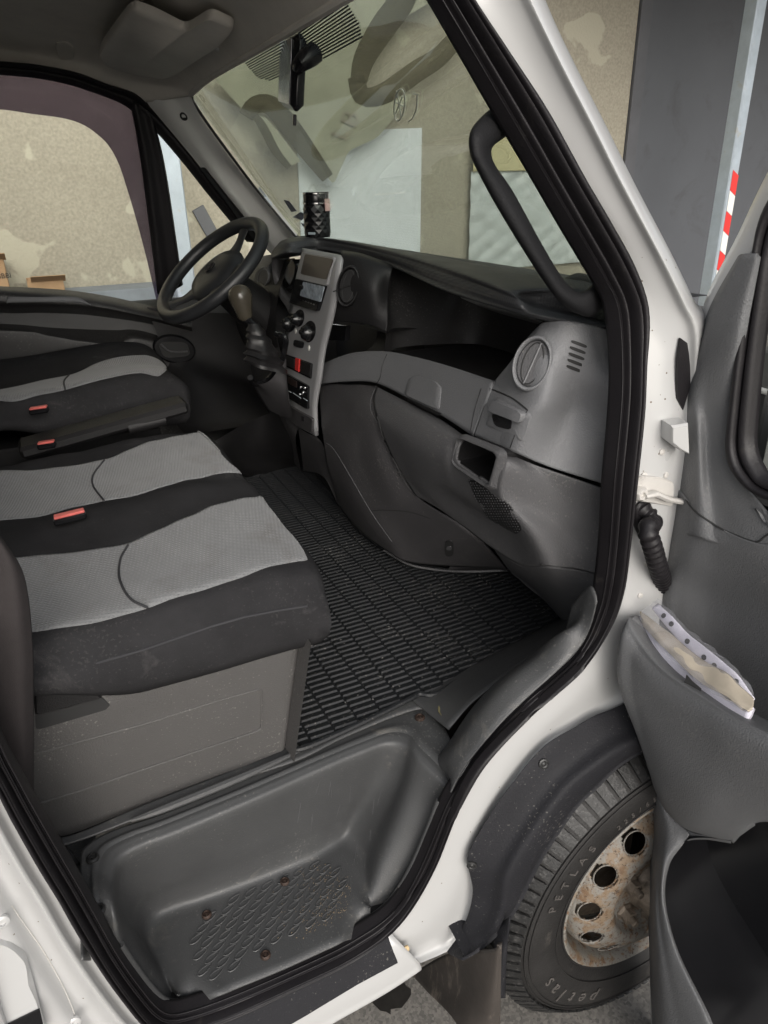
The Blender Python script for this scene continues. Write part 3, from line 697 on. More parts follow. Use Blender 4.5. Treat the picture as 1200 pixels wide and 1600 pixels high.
band('door_seal', SO, SI, [(0, .002), (.05, .014), (.14, .020), (.24, .020), (.28, .012), (.33, .018), (.42, .026), (.50, .022), (.55, .008), (.60, .006), (.66, .016), (.74, .017), (.79, .008), (.84, .013), (.92, .004), (1, -.012)], M['rubber'], van, (0, -1, 0), n=200, th=.003, nv=3)
# windscreen pillar inner trim next to the glass
# white outer pillar: rows from the seal edge outwards
pin = [(732, 0), (790, 86), (850, 176), (905, 275), (948, 348), (982, 410), (1004, 490), (1001, 570), (998, 640), (988, 740), (976, 850), (966, 920), (945, 975), (905, 1030), (845, 1085), (785, 1140), (740, 1190), (712, 1240), (690, 1300), (668, 1355), (630, 1415), (585, 1463), (550, 1488)]
ptop = PS(700, -90)
rA = [PS(690, -110, .012)]+[PS(x-7, y, .014) for x, y in pin]
pmid = [(775, 0), (835, 110), (895, 225), (945, 322), (990, 400), (1022, 470), (1036, 530), (1040, 590), (1040, 660), (1032, 750), (1024, 850), (1012, 930), (980, 1000), (925, 1062), (870, 1112), (815, 1165), (775, 1220), (740, 1290), (722, 1345), (700, 1400), (670, 1440), (622, 1478), (585, 1505)]
rB = [PS(720, -110, .004)]+[PS(x, y, .001) for x, y in pmid]
pout = [(832, 0), (880, 100), (930, 197), (975, 287), (1035, 400), (1072, 475), (1092, 520)]
pout2 = [(1085, 610), (1085, 690), (1080, 770), (1072, 850), (1050, 960), (1010, 1060), (945, 1122), (855, 1172), (795, 1245), (748, 1330), (738, 1370), (744, 1400), (738, 1430), (712, 1478), (640, 1512), (600, 1540)]
rC = [PS(790, -110, -.028)]+[PS(x, y, -.030) for x, y in pout]+[PS(x, y, -.008) for x, y in pout2]
rBm = [PS(750, -110, -.014)]+[PS((a[0]*.35+b[0]*.65), (a[1]*.35+b[1]*.65), -.016 if i < 7 else .004) for i, (a, b) in enumerate(zip(pmid, pout+pout2))]
rD = [p+V((.05, .035, 0)) if i < 8 else p+V((.02, .05, -.02)) for i, p in enumerate(rC)]
rE = [p+V((.10, .10, 0)) if i < 8 else p+V((.03, .10, -.03)) for i, p in enumerate(rC)]
dpil = surf('door_pillar', [rA, rB, rBm, rC, rD, rE], M['white'], van, th=.002, nu=130, nv=6)
# far lower sill: white bottom lip and black scuff plate
so_, si_ = [(602, 1448), (530, 1500), (450, 1538), (360, 1580), (300, 1600), (255, 1620)], [(655, 1504), (600, 1540), (520, 1585), (420, 1640), (340, 1690), (280, 1730)]
sill = surf('sill', [[PS(x, y, .012) for x, y in so_], [PS((a[0]+b[0])/2, (a[1]+b[1])/2, -.012) for a, b in zip(so_, si_)], [PS(x, y, -.02) for x, y in si_], [PS(x, y, -.02)+V((0, .01, -.02)) for x, y in si_], [PS(x, y, -.02)+V((0, .12, -.02)) for x, y in si_]], M['white'], van, th=.003, nu=40, nv=6)
plate('scuff_plate', [(606, 1463), (612, 1480), (621, 1503), (560, 1536), (480, 1585), (400, 1630), (330, 1665), (290, 1620), (330, 1592), (450, 1543), (540, 1502)], M['liner'], van, (PS(520, 1540, -.016), V((0, -.93, .36)).normalized()), out=.003, deep=.002)
# peeled filler patch on the sill
M['filler'] = mat('bare_filler', (.55, .42, .24), .8, .25, 60)
plate('chipped_patch', rrect([(618, 1498), (624, 1485), (637, 1476), (640, 1482), (632, 1496), (622, 1504)], .3, 3), M['filler'], van, (hit(628, 1490, dpil, sill) or (PS(628, 1490, -.012), V((0, -1, .2)))), out=.0012, deep=.001, ch=0)
# B-pillar, lower left
bo = [(-90, 1000), (-40, 1150), (0, 1240), (26, 1290), (60, 1350), (86, 1392), (120, 1452), (156, 1508), (190, 1555), (222, 1592), (255, 1612), (300, 1650)]
def sh(dx, dy, off, tail=0): return [PS(x+dx, y+dy, off) for x, y in bo]
bpl = surf('latch_pillar', [sh(8, -4, .016), sh(-10, 6, .010), sh(-24, 16, -.006), sh(-38, 26, .012), sh(-52, 36, .014), sh(-70, 48, -.004), sh(-84, 58, -.010), sh(-100, 70, -.010), sh(-150, 105, -.012), sh(-240, 170, -.014)], M['white'], van, th=.003, nu=90, nv=5)
groove('pillar_seam', [(18, 1415), (35, 1440), (70, 1490), (100, 1545), (118, 1590), (122, 1612)], M['plate_steel'], van, bpl, .0007)
mbz = hit(12, 1520, bpl) or (PS(12, 1520), V((0, -1, 0)))
plate('latch_cover', rrect([(-30, 1455), (15, 1468), (40, 1490), (52, 1530), (62, 1570), (75, 1620), (-30, 1640)], .3, 5), M['white'], van, (mbz[0]+V((0, -.004, 0)), V((.1, -1, .1)).normalized()), out=.008, deep=.006, ch=.006)
plate('striker_recess', [(12, 1600), (62, 1576), (70, 1612), (8, 1625)], M['black'], van, (mbz[0]+V((0, -.014, 0)), V((.1, -1, .1)).normalized()), out=.001, deep=.001, ch=0)
for x, y in ((3, 1440), (116, 1597)):
    h = hit(x, y, bpl) or (PS(x, y), V((0, -1, 0)))
    MB().lathe([(.009, -.002), (.009, .002), (.006, .004), (.0045, .004), (.004, .001)], h[0], (0, -1, .1), 16).build('pillar_screw', M['white'], van)
# hinge, check strap, cable gaiter
hp = V((0, -1, 0))
def hp_at(x, y, off=0): 
    h = hit(x, y, dpil); return (h[0] if h else PS(x, y)) + V((0, -off, 0))
c = hp_at(1012, 768)
hb = MB().prism(onplane(rrect([(983, 741), (1030, 744), (1050, 752), (1048, 790), (1022, 786), (985, 780)], .2, 3), c, V((0, -1, 0))), (0, -.006, 0), .002).build('hinge_plate', M['plate_steel'], van)
MB().lathe([(.012, 0), (.012, .006), (.009, .010), (.005, .010), (.004, .006)], onplane([(994, 768)], c, V((0, -1, 0)))[0]+V((0, -.006, 0)), (0, -1, 0), 6).build('hinge_bolt', M['plate_steel'], hb)
MB().tube([onplane([(a, b)], c, V((0, -1, 0)))[0]+V((0, -.014, 0)) for a, b in ((996, 770), (1012, 766), (1030, 774), (1060, 780))], [.007, .009, .008, .008], 8, flat=.6).build('check_strap', M['plate_steel'], van)
c2 = hp_at(1030, 675)
MB().prism(onplane([(1034, 656), (1060, 652), (1062, 700), (1048, 694), (1032, 682)], c2, V((-.3, -1, 0)).normalized()), (-.01, -.03, 0), .004).build('upper_hinge', M['white'], van)
gp0 = hp_at(1006, 805)
MB().prism(onplane(ell(1006, 812, 17, 30, 24, -5), gp0, V((0, -1, 0))), (0, -.006, 0), .003).build('gaiter_flange', M['rubber'], van)
path = evenly([hp_at(1003, 796, .0), hp_at(1006, 808, .018), P(1012, 828, Y=.714), P(1020, 856, Y=.712), P(1029, 888, Y=.724), P(1040, 925, Y=.77)], 90)
MB().tube(path, [(.0155 if (k % 4) < 2 else .0118) for k in range(len(path))], 18).build('cable_gaiter', M['rubber'], van, angle=80)
# black gap piece beside the upper hinge
plate('hinge_gap_trim', [(1062, 528), (1085, 545), (1092, 570), (1078, 600), (1066, 640), (1057, 622), (1058, 560)], M['rubber'], van, (hp_at(1045, 580, .006), V((0, -1, 0))), out=.002, deep=.002, ch=0)
# ================================================================== STEP WELL
SZ, RZ = .515, .742
def pz(l, z): return [P(x, y, Z=z) for x, y in l]
rim_px = [(172, 1475), (168, 1420), (166, 1365), (178, 1333), (215, 1312), (270, 1292), (400, 1238), (500, 1194), (565, 1167), (605, 1153), (635, 1157), (655, 1180), (685, 1222)]
rim = pz(rim_px, RZ); rim[0] = PS(168, 1500, .034); rim[-1] = PS(708, 1232, .034)
fl_px = [(292, 1560), (250, 1520), (226, 1470), (234, 1432), (268, 1412), (320, 1396), (410, 1364), (480, 1336), (520, 1312), (545, 1300), (570, 1330), (580, 1390), (556, 1462)]
flo = pz(fl_px, SZ+.004); flo[0] = PS(286, 1586, .034); flo[-1] = PS(580, 1462, .034)
def mixrow(a, b, t, dz=0, push=0):
    return [p.lerp(q, t)+V((0, 0, dz)) for p, q in zip(a, b)]
cen = sum(rim, V())/len(rim)
outer = [p+V(((p.x-cen.x)*.05, .012 if i not in (0, len(rim)-1) else .004, .002)) for i, p in enumerate(rim)]
r2 = [V((p.x+(cen.x-p.x)*.03, p.y-(.010 if 0 < i < 12 else 0), p.z-.012)) for i, p in enumerate(rim)]
def wall(t): return [V((r.x+(f.x-r.x)*(t**1.2), r.y+(f.y-r.y)*(t**1.2)-(.012 if 0 < i < 12 else 0)*(1-t), r.z+(f.z-r.z)*t)) for i, (r, f) in enumerate(zip(rim, flo))]
inn = []
front = [flo[0].lerp(flo[-1], k/12) for k in range(13)]
for f, r in zip(flo, front): inn.append(V((f.x, f.y, SZ)).lerp(V((r.x, r.y, SZ)), .12))
front_ = [V((a.x, a.y, SZ)) for a in front]; inn_ = [V((f.x, f.y, SZ)).lerp(c, .30) for f, c in zip(flo, front_)]; mid_ = [V((f.x, f.y, SZ)).lerp(c, .65) for f, c in zip(flo, front_)]; fr2_ = evenly([P(x, y, Z=SZ) for x, y in [(286, 1583), (350, 1552), (440, 1515), (517, 1480), (560, 1460), (582, 1450)]], 12)
fr2_[0] = flo[0].copy(); fr2_[-1] = flo[-1].copy(); fr2_[1] = fr2_[0].lerp(fr2_[2], .5); fr2_[-2] = fr2_[-1].lerp(fr2_[-3], .5)
W3, W6, W8 = wall(.3), wall(.6), [p+V((0, 0, .004)) for p in wall(.84)]
for W__, xy in ((W3, (692, 1290)), (W6, (668, 1350)), (W8, (628, 1418))): W__[-1] = PS(*xy, .034)
step = surf('step_well', [outer, rim, r2, W3, W6, W8, [p.lerp(c, .06)+V((0, 0, .001)) for p, c in zip(flo, front_)], inn_, mid_, fr2_], M['step'], van, th=.003, nu=120, nv=6)
fr2 = [V((p.x, p.y, SZ)) for p in front]
stepf = step; _unused = lambda *a, **k: None
_unused('step_tread', [[p+V((0, 0, .0)) for p in inn], [p.lerp(q, .5) for p, q in zip(inn, fr2)], fr2], M['step'], van, th=.003, nu=80, nv=10)
# lip along the sill
lipA = [PS(x, y, .030) for x, y in [(188, 1476), (217, 1519), (248, 1556), (269, 1566), (299, 1560), (349, 1542), (438, 1505), (517, 1469), (557, 1447), (593, 1424), (617, 1399), (642, 1357), (667, 1300), (686, 1250)]]
MB().tube(spline(lipA, 120), .0055, 10).build('step_lip', M['step'], van)
# flange: flat surround of the well
fl_out = [P(94, 1300, Z=RZ+.004), P(130, 1302, Z=RZ+.004), P(150, 1322, Z=RZ+.004), P(250, 1275, Z=RZ+.004), P(360, 1232, Z=RZ+.004), P(450, 1190, Z=RZ+.004), P(520, 1158, Z=RZ+.004), P(580, 1128, Z=RZ+.004), P(630, 1103, Z=RZ+.004), P(652, 1095, Z=RZ+.004), P(680, 1118, Z=RZ+.004), P(706, 1146, Z=RZ+.004), P(722, 1190, Z=RZ+.004)]
fl_out = [P(130, 1500, Z=RZ+.003), P(128, 1420, Z=RZ+.003), P(126, 1340, Z=RZ+.003), P(138, 1318, Z=RZ+.003), P(180, 1296, Z=RZ+.003), P(262, 1268, Z=RZ+.003), P(372, 1222, Z=RZ+.003), P(466, 1176, Z=RZ+.003), P(540, 1142, Z=RZ+.003), P(600, 1116, Z=RZ+.003), P(652, 1094, Z=RZ+.003), P(688, 1128, Z=RZ+.003), P(706, 1160, Z=RZ+.003)]
flange = surf('step_flange', [fl_out, [p.lerp(q, .6) for p, q in zip(fl_out, outer)], [p+V((0, 0, .002)) for p in outer], [p+V((0, 0, -.004)) for p in r2]], M['step'], van, th=.003, nu=90, nv=4)
# ledge between flange and seat base
led = surf('floor_ledge', [[P(x, y, Z=FL-.003) for x, y in [(60, 1290), (100, 1308), (230, 1255), (400, 1188), (480, 1150), (560, 1115), (640, 1080), (700, 1045), (780, 1000), (890, 955)]], [P(x, y, Z=FL-.004) for x, y in [(60, 1330), (125, 1312), (240, 1268), (380, 1216), (470, 1185), (545, 1148), (650, 1108), (715, 1110), (790, 1060), (950, 960)]]], M['step'], van, th=.003, nu=60, nv=6)
MB().tube(spline([P(205, 1282, Z=FL+.002), P(260, 1262, Z=FL+.004), P(380, 1213, Z=FL+.004), P(470, 1172, Z=FL+.001)], 40), [.003+.004*math.sin(math.pi*k/40) for k in range(41)], 8).build('ledge_bead', M['step'], led)
for x, y in ((145, 1342), (154, 1423), (656, 1122)):
    c = P(x, y, Z=RZ+.004)
    MB().lathe([(.0095, 0), (.0092, .003), (.0065, .0045), (.006, .002), (.0025, .002), (.002, .004)], c, (0, 0, 1), 18).build('screw', M['screw_dk' if x < 600 else 'screw'], van)
for x, y in ((445, 1378), (323, 1430), (415, 1493)):
    c = P(x, y, Z=SZ+.001)
    MB().lathe([(.0085, 0), (.008, .003), (.006, .0045), (.0055, .0018), (.0025, .0018), (.002, .004)], c, (0, 0, 1), 18).build('screw', M['screw'], van)
# leaf-shaped grip pattern on the tread
poly = [(500, 1345), (548, 1372), (530, 1420), (460, 1462), (385, 1500), (330, 1530), (305, 1510), (296, 1450), (370, 1400), (455, 1368)]
mb = MB()
for j in range(-9, 10):
    for i in range(-9, 14):
        c = P(415, 1460, Z=SZ)+V((i*.030+(j % 2)*.015, j*.0145, 0)); px, py = proj(c)
        if not inpoly(px, py, poly): continue
        pts = []
        for a in range(12):
            t = 2*math.pi*a/12; u_, v_ = math.cos(t)*.0125, math.sin(t)*.0048*(1-.25*math.cos(t))
            pts.append(c+V((u_*.92-v_*.38, u_*.38+v_*.92, .0008)))
        mb.tube(pts, .0011, 5, closed=True)
mb.build('grip_pattern', M['step'], stepf)
# sand in the tread
mb = MB(); rnd = random.Random(5); M['grit'] = mat('grit', (.20, .155, .105), .9, .3, 50)
for k in range(520):
    x = rnd.gauss(515, 34); y = rnd.gauss(1415, 40)
    if not inpoly(x, y, [(420, 1370), (500, 1345), (552, 1372), (540, 1430), (470, 1470), (400, 1490)]): continue
    c = P(x, y, Z=SZ+.001); r_ = rnd.uniform(.0003, .0009)
    mb.box(c, (r_*2, r_*1.5, r_), Matrix.Rotation(rnd.uniform(0, 3), 3, 'Z'))
o = mb.build('sand_grit', M['grit'], stepf, smooth=False); o['kind'] = 'stuff'
# sill trim: raised dark cover running up beside the seal
ti = [(697, 1235), (684, 1206), (686, 1184), (704, 1158), (737, 1108), (778, 1063), (827, 1026), (868, 993), (893, 977), (908, 927)]
to = [(703, 1238), (712, 1222), (728, 1196), (750, 1168), (785, 1128), (822, 1092), (862, 1056), (898, 1022), (918, 990), (932, 940)]
A_ = [P(x, y, Y=.83 if k < 7 else .80) for k, (x, y) in enumerate(ti)]; B_ = [PS(x, y, .01) for x, y in to]
A0 = [p+V((.0, .02, -.035)) for p in A_]
surf('sill_trim', [A0, A_, [a.lerp(b, .4)+V((0, -.004, .022)) for a, b in zip(A_, B_)], [a.lerp(b, .8)+V((0, -.002, .012)) for a, b in zip(A_, B_)], B_], M['step'], van, th=.003, nu=60, nv=5)
# slope between mat and trim
surf('sill_slope', [[P(640, 1090, Z=FL), P(700, 1058, Z=FL), P(780, 1015, Z=FL), P(890, 958, Z=FL+.003)], [P(700, 1140, Y=.86), P(745, 1090, Y=.86), P(830, 1028, Y=.86), P(912, 968, Y=.85)]], M['step'], van, th=.003, nu=30, nv=8)
# dried grass caught in the corner
mb = MB()
for pth in ([(690, 1118), (686, 1110), (692, 1096), (700, 1082)], [(700, 1130), (698, 1112), (702, 1095), (706, 1080)], [(684, 1108), (690, 1098), (698, 1090)]):
    p3 = spline([P(x, y, Z=FL+.012) for x, y in pth], 10); mb.tube(p3, [.0004+.0022*math.sin(math.pi*k/10) for k in range(11)], 5, flat=.3)
o = mb.build('dry_grass', M['leaf']); tag(o, 'wisp of dry grass caught beside the corner of the rubber mat', 'dry grass')

# ================================================================== RUBBER MAT
mz = FL+.004
mpx = [(452, 1166), (470, 1172), (520, 1152), (580, 1124), (640, 1094), (655, 1086), (672, 1088), (690, 1082), (715, 1066), (780, 1035), (850, 998), (887, 972), (840, 925), (795, 893), (740, 893), (690, 891), (640, 880), (590, 852), (560, 828), (540, 800), (520, 770), (500, 745), (480, 724), (440, 731), (395, 744), (380, 720), (340, 760), (330, 1000), (410, 1130)]
mp_ = [P(x, y, Z=mz) for x, y in mpx]
mat0 = MB(); mat0.prism(mp_, (0, 0, .004), .0)
for _f in [0]: pass
matr = MB()
mc = [(p.x, p.y) for p in mp_]
vs = [V((x, y, mz)) for x, y in mc]; n = len(vs)
matr.add([V((p.x, p.y, mz-.003)) for p in vs]+vs, [tuple(range(n, 2*n))[::-1]]+[(k, (k+1) % n, (k+1) % n+n, k+n) for k in range(n)])
def dist_in(x, y, m=.006): return all(inpoly(x+a, y+b, mc) for a, b in ((m, 0), (-m, 0), (0, m), (0, -m), (0, 0)))
px0, pw, py0, ph = .20, .0475, .70, .0160
for i in range(0, 18):
    for j in range(0, 104):
        x0 = px0+i*pw; y = py0+j*ph+(.0045 if (i % 2) else 0)
        if y > 2.3: continue
        # trim the rib ends to the outline
        a, b = x0+.0017, x0+pw-.0017
        while a < b and not dist_in(a, y): a += .004
        while b > a and not dist_in(b, y): b -= .004
        if b-a < .008: continue
        matr.add([V((a, y-.0058, mz)), V((b, y-.0058, mz)), V((b, y+.0058, mz)), V((a, y+.0058, mz)), V((a+.001, y-.003, mz+.0026)), V((b-.001, y-.003, mz+.0026)), V((b-.001, y+.0045, mz+.0018)), V((a+.001, y+.0045, mz+.0018))],
                 [(4, 5, 6, 7), (0, 1, 5, 4), (1, 2, 6, 5), (2, 3, 7, 6), (3, 0, 4, 7)])
rimp = []
for k in range(n): rimp.append(vs[k]+V((0, 0, .003)))
matr.tube(spline(rimp, 300, closed=True), .0052, 7, closed=True)
M['mat_rubber'].node_tree.nodes['Principled BSDF'].inputs['Specular IOR Level'].default_value = .6
o = matr.build('rubber_mat', M['mat_rubber'], angle=25); tag(o, 'black ribbed rubber floor mat lying in the passenger footwell', 'floor mat')

# ================================================================== DASHBOARD
dash_cut_box = rrect([(722, 683), (781, 708), (766, 758), (713, 722)], .15, 2)
def G(l): 
    out = []
    for e in l:
        x, y, v = e[:3]; ax = e[3] if len(e) > 3 else 'X'
        out.append(P(x, y, **{ax: v}))
    return out
padp = [
 [V((1.0, y, 1.47)) for y in (.80, .87, 1.0, 1.2, 1.45, 1.75, 2.05, 2.3, 2.5)],
 [V((.90, y, 1.485)) for y in (.80, .87, 1.0, 1.2, 1.45, 1.75, 2.05, 2.3, 2.5)],
 [P(952, 499, X=.84), P(842, 464, X=.715), P(800, 446, Z=1.50), P(700, 412, Z=1.505), P(620, 391, Z=1.507), P(555, 378, Z=1.51), P(500, 371, Z=1.515), P(462, 371, X=.70), P(445, 374, X=.70)],
 [P(952, 505, X=.815), P(843, 484, X=.700), P(800, 466, Z=1.487), P(700, 430, Z=1.492), P(620, 402, Z=1.497), P(555, 386, Z=1.50), P(500, 376, Z=1.508), P(455, 376, X=.655), P(432, 384, X=.65)],
 [P(952, 511, X=.805), P(848, 494, X=.695), P(800, 480, Z=1.474), P(700, 447, Z=1.476), P(620, 413, Z=1.482), P(555, 394, Z=1.488), P(500, 384, Z=1.495), P(452, 386, X=.64), P(424, 398, X=.635)],
 [P(952, 516, X=.805), P(848, 500, X=.705), P(800, 487, Z=1.462), P(700, 455, Z=1.464), P(620, 420, Z=1.470), P(555, 402, Z=1.476), P(500, 391, Z=1.483), P(458, 396, X=.645), P(436, 404, X=.645)],
 [V((.86, .81, 1.44)), V((.80, .90, 1.44)), V((.80, 1.0, 1.45)), V((.84, 1.2, 1.452)), V((.86, 1.45, 1.455)), V((.86, 1.7, 1.46)), V((.84, 1.9, 1.465)), V((.80, 2.0, 1.47)), V((.80, 2.05, 1.47))]]
dash = surf('dashboard', padp, M['pad'], van, th=.0, nu=90, nv=10)
# upper strip and end tower
vent_t = [
 G([(838, 512, .715), (850, 503, .715), (880, 501, .725), (915, 506, .755), (952, 516, .80)]),
 G([(820, 533, .70), (838, 532, .695), (875, 535, .715), (915, 545, .752), (956, 556, .80)]),
 G([(800, 562, .688), (822, 570, .680), (862, 578, .695), (905, 590, .752), (956, 600, .835, 'Y')]),
 G([(772, 597, .680), (800, 612, .670), (850, 628, .682), (892, 640, .89, 'Y'), (955, 650, .835, 'Y')]),
 G([(762, 618, .669), (792, 638, .663), (828, 658, .669), (872, 690, .885, 'Y'), (951, 705, .835, 'Y')]),
 G([(740, 680, .655), (775, 696, .657), (806, 708, .662), (860, 730, .88, 'Y'), (946, 757, .835, 'Y')])]
tower = surf('dash_end_panel', vent_t, M['plastic_lt'], van, th=.004, nu=70, nv=12)
strip = surf('dash_strip', [
 G([(497, 590, .72), (540, 563, .74), (597, 556, .75), (650, 568, .75), (710, 584, .75), (768, 604, .75)]),
 G([(497, 572, .662), (545, 553, .680), (600, 549, .690), (652, 559, .692), (710, 575, .688), (772, 596, .680)]),
 G([(497, 576, .650), (545, 557, .668), (598, 553, .680), (650, 563, .682), (708, 580, .677), (769, 601, .672)]),
 G([(497, 590, .642), (543, 577, .655), (592, 576, .666), (642, 592, .668), (697, 615, .664), (757, 640, .664)]),
 G([(497, 600, .640), (542, 596, .650), (586, 598, .658), (638, 622, .657), (688, 648, .655), (740, 682, .655)])], M['plastic_lt'], van, th=.004, nu=70, nv=6)
# shelf recess
rec = [
 G([(610, 438, .735), (606, 475, .722), (604, 515, .71), (600, 553, .70)]),
 [V((.80, 1.62, 1.46)), V((.79, 1.58, 1.43)), V((.78, 1.53, 1.37)), V((.77, 1.50, 1.30))],
 [V((.99, 1.56, 1.46)), V((.98, 1.54, 1.43)), V((.97, 1.50, 1.35)), V((.95, 1.48, 1.29))],
 [V((1.0, 1.3, 1.46)), V((.99, 1.3, 1.43)), V((.98, 1.28, 1.35)), V((.95, 1.27, 1.295))],
 [V((.99, 1.06, 1.46)), V((.98, 1.05, 1.42)), V((.97, 1.04, 1.36)), V((.94, 1.03, 1.30))],
 [V((.84, .99, 1.46)), V((.83, .98, 1.43)), V((.82, .98, 1.38)), V((.80, .99, 1.315))],
 G([(852, 498, .725), (834, 515, .715), (806, 556, .70), (772, 596, .70)])]
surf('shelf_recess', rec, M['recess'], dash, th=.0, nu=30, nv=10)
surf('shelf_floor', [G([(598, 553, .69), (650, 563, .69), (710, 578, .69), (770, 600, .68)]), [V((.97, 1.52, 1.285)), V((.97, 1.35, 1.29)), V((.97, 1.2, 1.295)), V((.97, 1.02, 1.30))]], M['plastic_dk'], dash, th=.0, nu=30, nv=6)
# bulkhead with the round vent, right of the screens
vb_ = [
 G([(534, 391, .675), (562, 395, .70), (591, 405, .728), (614, 415, .75)]),
 G([(532, 400, .655), (560, 404, .68), (590, 414, .71), (612, 424, .735)]),
 G([(524, 440, .640), (555, 443, .662), (585, 450, .69), (608, 455, .728)]),
 G([(514, 480, .632), (545, 484, .655), (580, 490, .685), (606, 495, .715)]),
 G([(506, 500, .632), (540, 503, .655), (577, 508, .685), (604, 520, .71)])]
bulk = surf('vent_bulkhead', vb_, M['plastic_dk'], dash, th=.004, nu=30, nv=8)
# dark slot under the vent
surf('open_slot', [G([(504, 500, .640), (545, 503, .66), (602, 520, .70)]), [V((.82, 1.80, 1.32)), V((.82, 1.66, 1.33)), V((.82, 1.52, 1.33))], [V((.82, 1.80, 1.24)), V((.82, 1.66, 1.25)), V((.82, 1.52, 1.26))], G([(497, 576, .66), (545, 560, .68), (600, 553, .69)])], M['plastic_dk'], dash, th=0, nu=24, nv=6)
MB().prism([P(x, y, X=.70) for x, y in ((506, 505), (548, 508), (546, 532), (505, 530))], (-.012, 0, 0), .002).build('slot_switch_panel', M['black'], dash)
# lower passenger knee panel + outer end
knee = [
 G([(588, 604, .664), (640, 630, .662), (690, 656, .662), (738, 689, .662), (775, 704, .660), (806, 714, .668), (860, 736, .88, 'Y'), (946, 765, .835, 'Y')]),
 G([(583, 622, .648), (640, 648, .636), (692, 676, .630), (720, 688, .632), (779, 716, .632), (806, 730, .650), (868, 770, .88, 'Y'), (946, 800, .835, 'Y')]),
 G([(588, 650, .630), (645, 690, .618), (690, 714, .618), (712, 722, .624), (768, 762, .630), (796, 780, .648), (872, 806, .88, 'Y'), (944, 832, .835, 'Y')]),
 G([(600, 685, .634), (650, 728, .632), (695, 755, .642), (722, 772, .65), (776, 800, .662), (820, 818, .672), (884, 835, .875, 'Y'), (940, 858, .835, 'Y')]),
 G([(622, 730, .650), (662, 764, .662), (705, 782, .682), (740, 800, .70), (792, 832, .712), (838, 852, .700), (892, 862, .87, 'Y'), (936, 880, .835, 'Y')]),
 G([(650, 775, .680), (690, 798, .70), (728, 826, .725), (768, 856, .745), (812, 882, .755), (852, 884, .725), (896, 888, .87, 'Y'), (932, 896, .835, 'Y')])]
kneeo = surf('knee_panel', knee, M['plastic_md'], van, th=.004, nu=90, nv=12, cut=[dash_cut_box])
# end panel tinted lighter piece is the same moulding; slot edge below it
surf('kick_panel', [
 G([(770, 856, .760), (812, 882, .762), (852, 885, .742), (896, 890, .785), (930, 896, .815)]),
 G([(790, 884, .86), (825, 905, .83), (862, 915, .79), (900, 915, .80), (928, 920, .812)]),
 G([(797, 892, .90), (840, 925, .895), (876, 958, .86), (905, 958, .83), (924, 945, .815)]),
 G([(799, 896, .905), (842, 930, .90), (886, 975, .885), (905, 972, .85), (922, 960, .82)])], M['plastic_md'], van, th=.004, nu=50, nv=8)
# centre/lower-left panel down to the floor
low = [
 G([(497, 602, .648), (520, 600, .652), (545, 601, .656), (566, 601, .660), (588, 604, .668)]),
 G([(500, 640, .625), (530, 640, .630), (555, 640, .632), (575, 645, .636), (592, 655, .642)]),
 G([(505, 690, .612), (535, 695, .615), (562, 705, .625), (590, 715, .635), (617, 722, .656)]),
 G([(512, 730, .622), (545, 755, .625), (580, 775, .645), (615, 780, .662), (652, 776, .688)]),
 G([(522, 762, .652), (555, 800, .650), (595, 830, .665), (645, 845, .705), (738, 834, .74)]),
 G([(528, 788, .700), (562, 828, .680), (602, 858, .69), (648, 880, .725), (792, 890, .90)])]
lowo = surf('lower_trim', low, M['plastic_dk' if False else 'plastic'], van, th=.004, nu=60, nv=12)
# open cubby in the knee panel
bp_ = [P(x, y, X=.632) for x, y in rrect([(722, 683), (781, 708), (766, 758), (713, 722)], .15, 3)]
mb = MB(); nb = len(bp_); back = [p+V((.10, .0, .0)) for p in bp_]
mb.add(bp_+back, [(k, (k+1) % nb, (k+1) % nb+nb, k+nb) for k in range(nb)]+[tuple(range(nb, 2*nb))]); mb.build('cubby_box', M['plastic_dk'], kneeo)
fr_o = [P(x, y, X=.626) for x, y in rrect([(716, 676), (790, 705), (772, 772), (706, 728)], .18, 4)]
fr_i = [P(x, y, X=.632) for x, y in rrect([(723, 685), (780, 709), (766, 756), (714, 721)], .18, 4)]
rows = [fr_i+[fr_i[0]], [a.lerp(b, .4)+V((-.008, 0, 0)) for a, b in zip(fr_i+[fr_i[0]], fr_o+[fr_o[0]])], [p+V((.006, 0, 0)) for p in fr_o+[fr_o[0]]]]
surf('cubby_frame', rows, M['plastic_md'], kneeo, th=0, nu=80, nv=4)
# speaker mesh
sp = rrect([(731, 748), (745, 752), (800, 790), (816, 828), (806, 835), (760, 808), (742, 775)], .2, 3)
h = hit(775, 795, kneeo)
spo = plate('speaker_mesh', sp, M['plastic_dk'], kneeo, kneeo, out=.001, deep=.004, ch=.0005)
mb = MB(); nn = h[1]; base = h[0]+V((-.012, 0, -.005))+nn*.0011
for yy in range(750, 834, 4):
    for xx in range(728, 818, 4):
        x_ = xx+(2 if (yy//4) % 2 else 0)
        if inpoly(x_, yy, sp):
            q_ = hit(x_, yy, kneeo); mb.lathe([(.0014, 0), (.0008, .0008)], q_[0]+q_[1]*.001, q_[1], 6)
mb.build('speaker_studs', M['plastic_md'], kneeo)
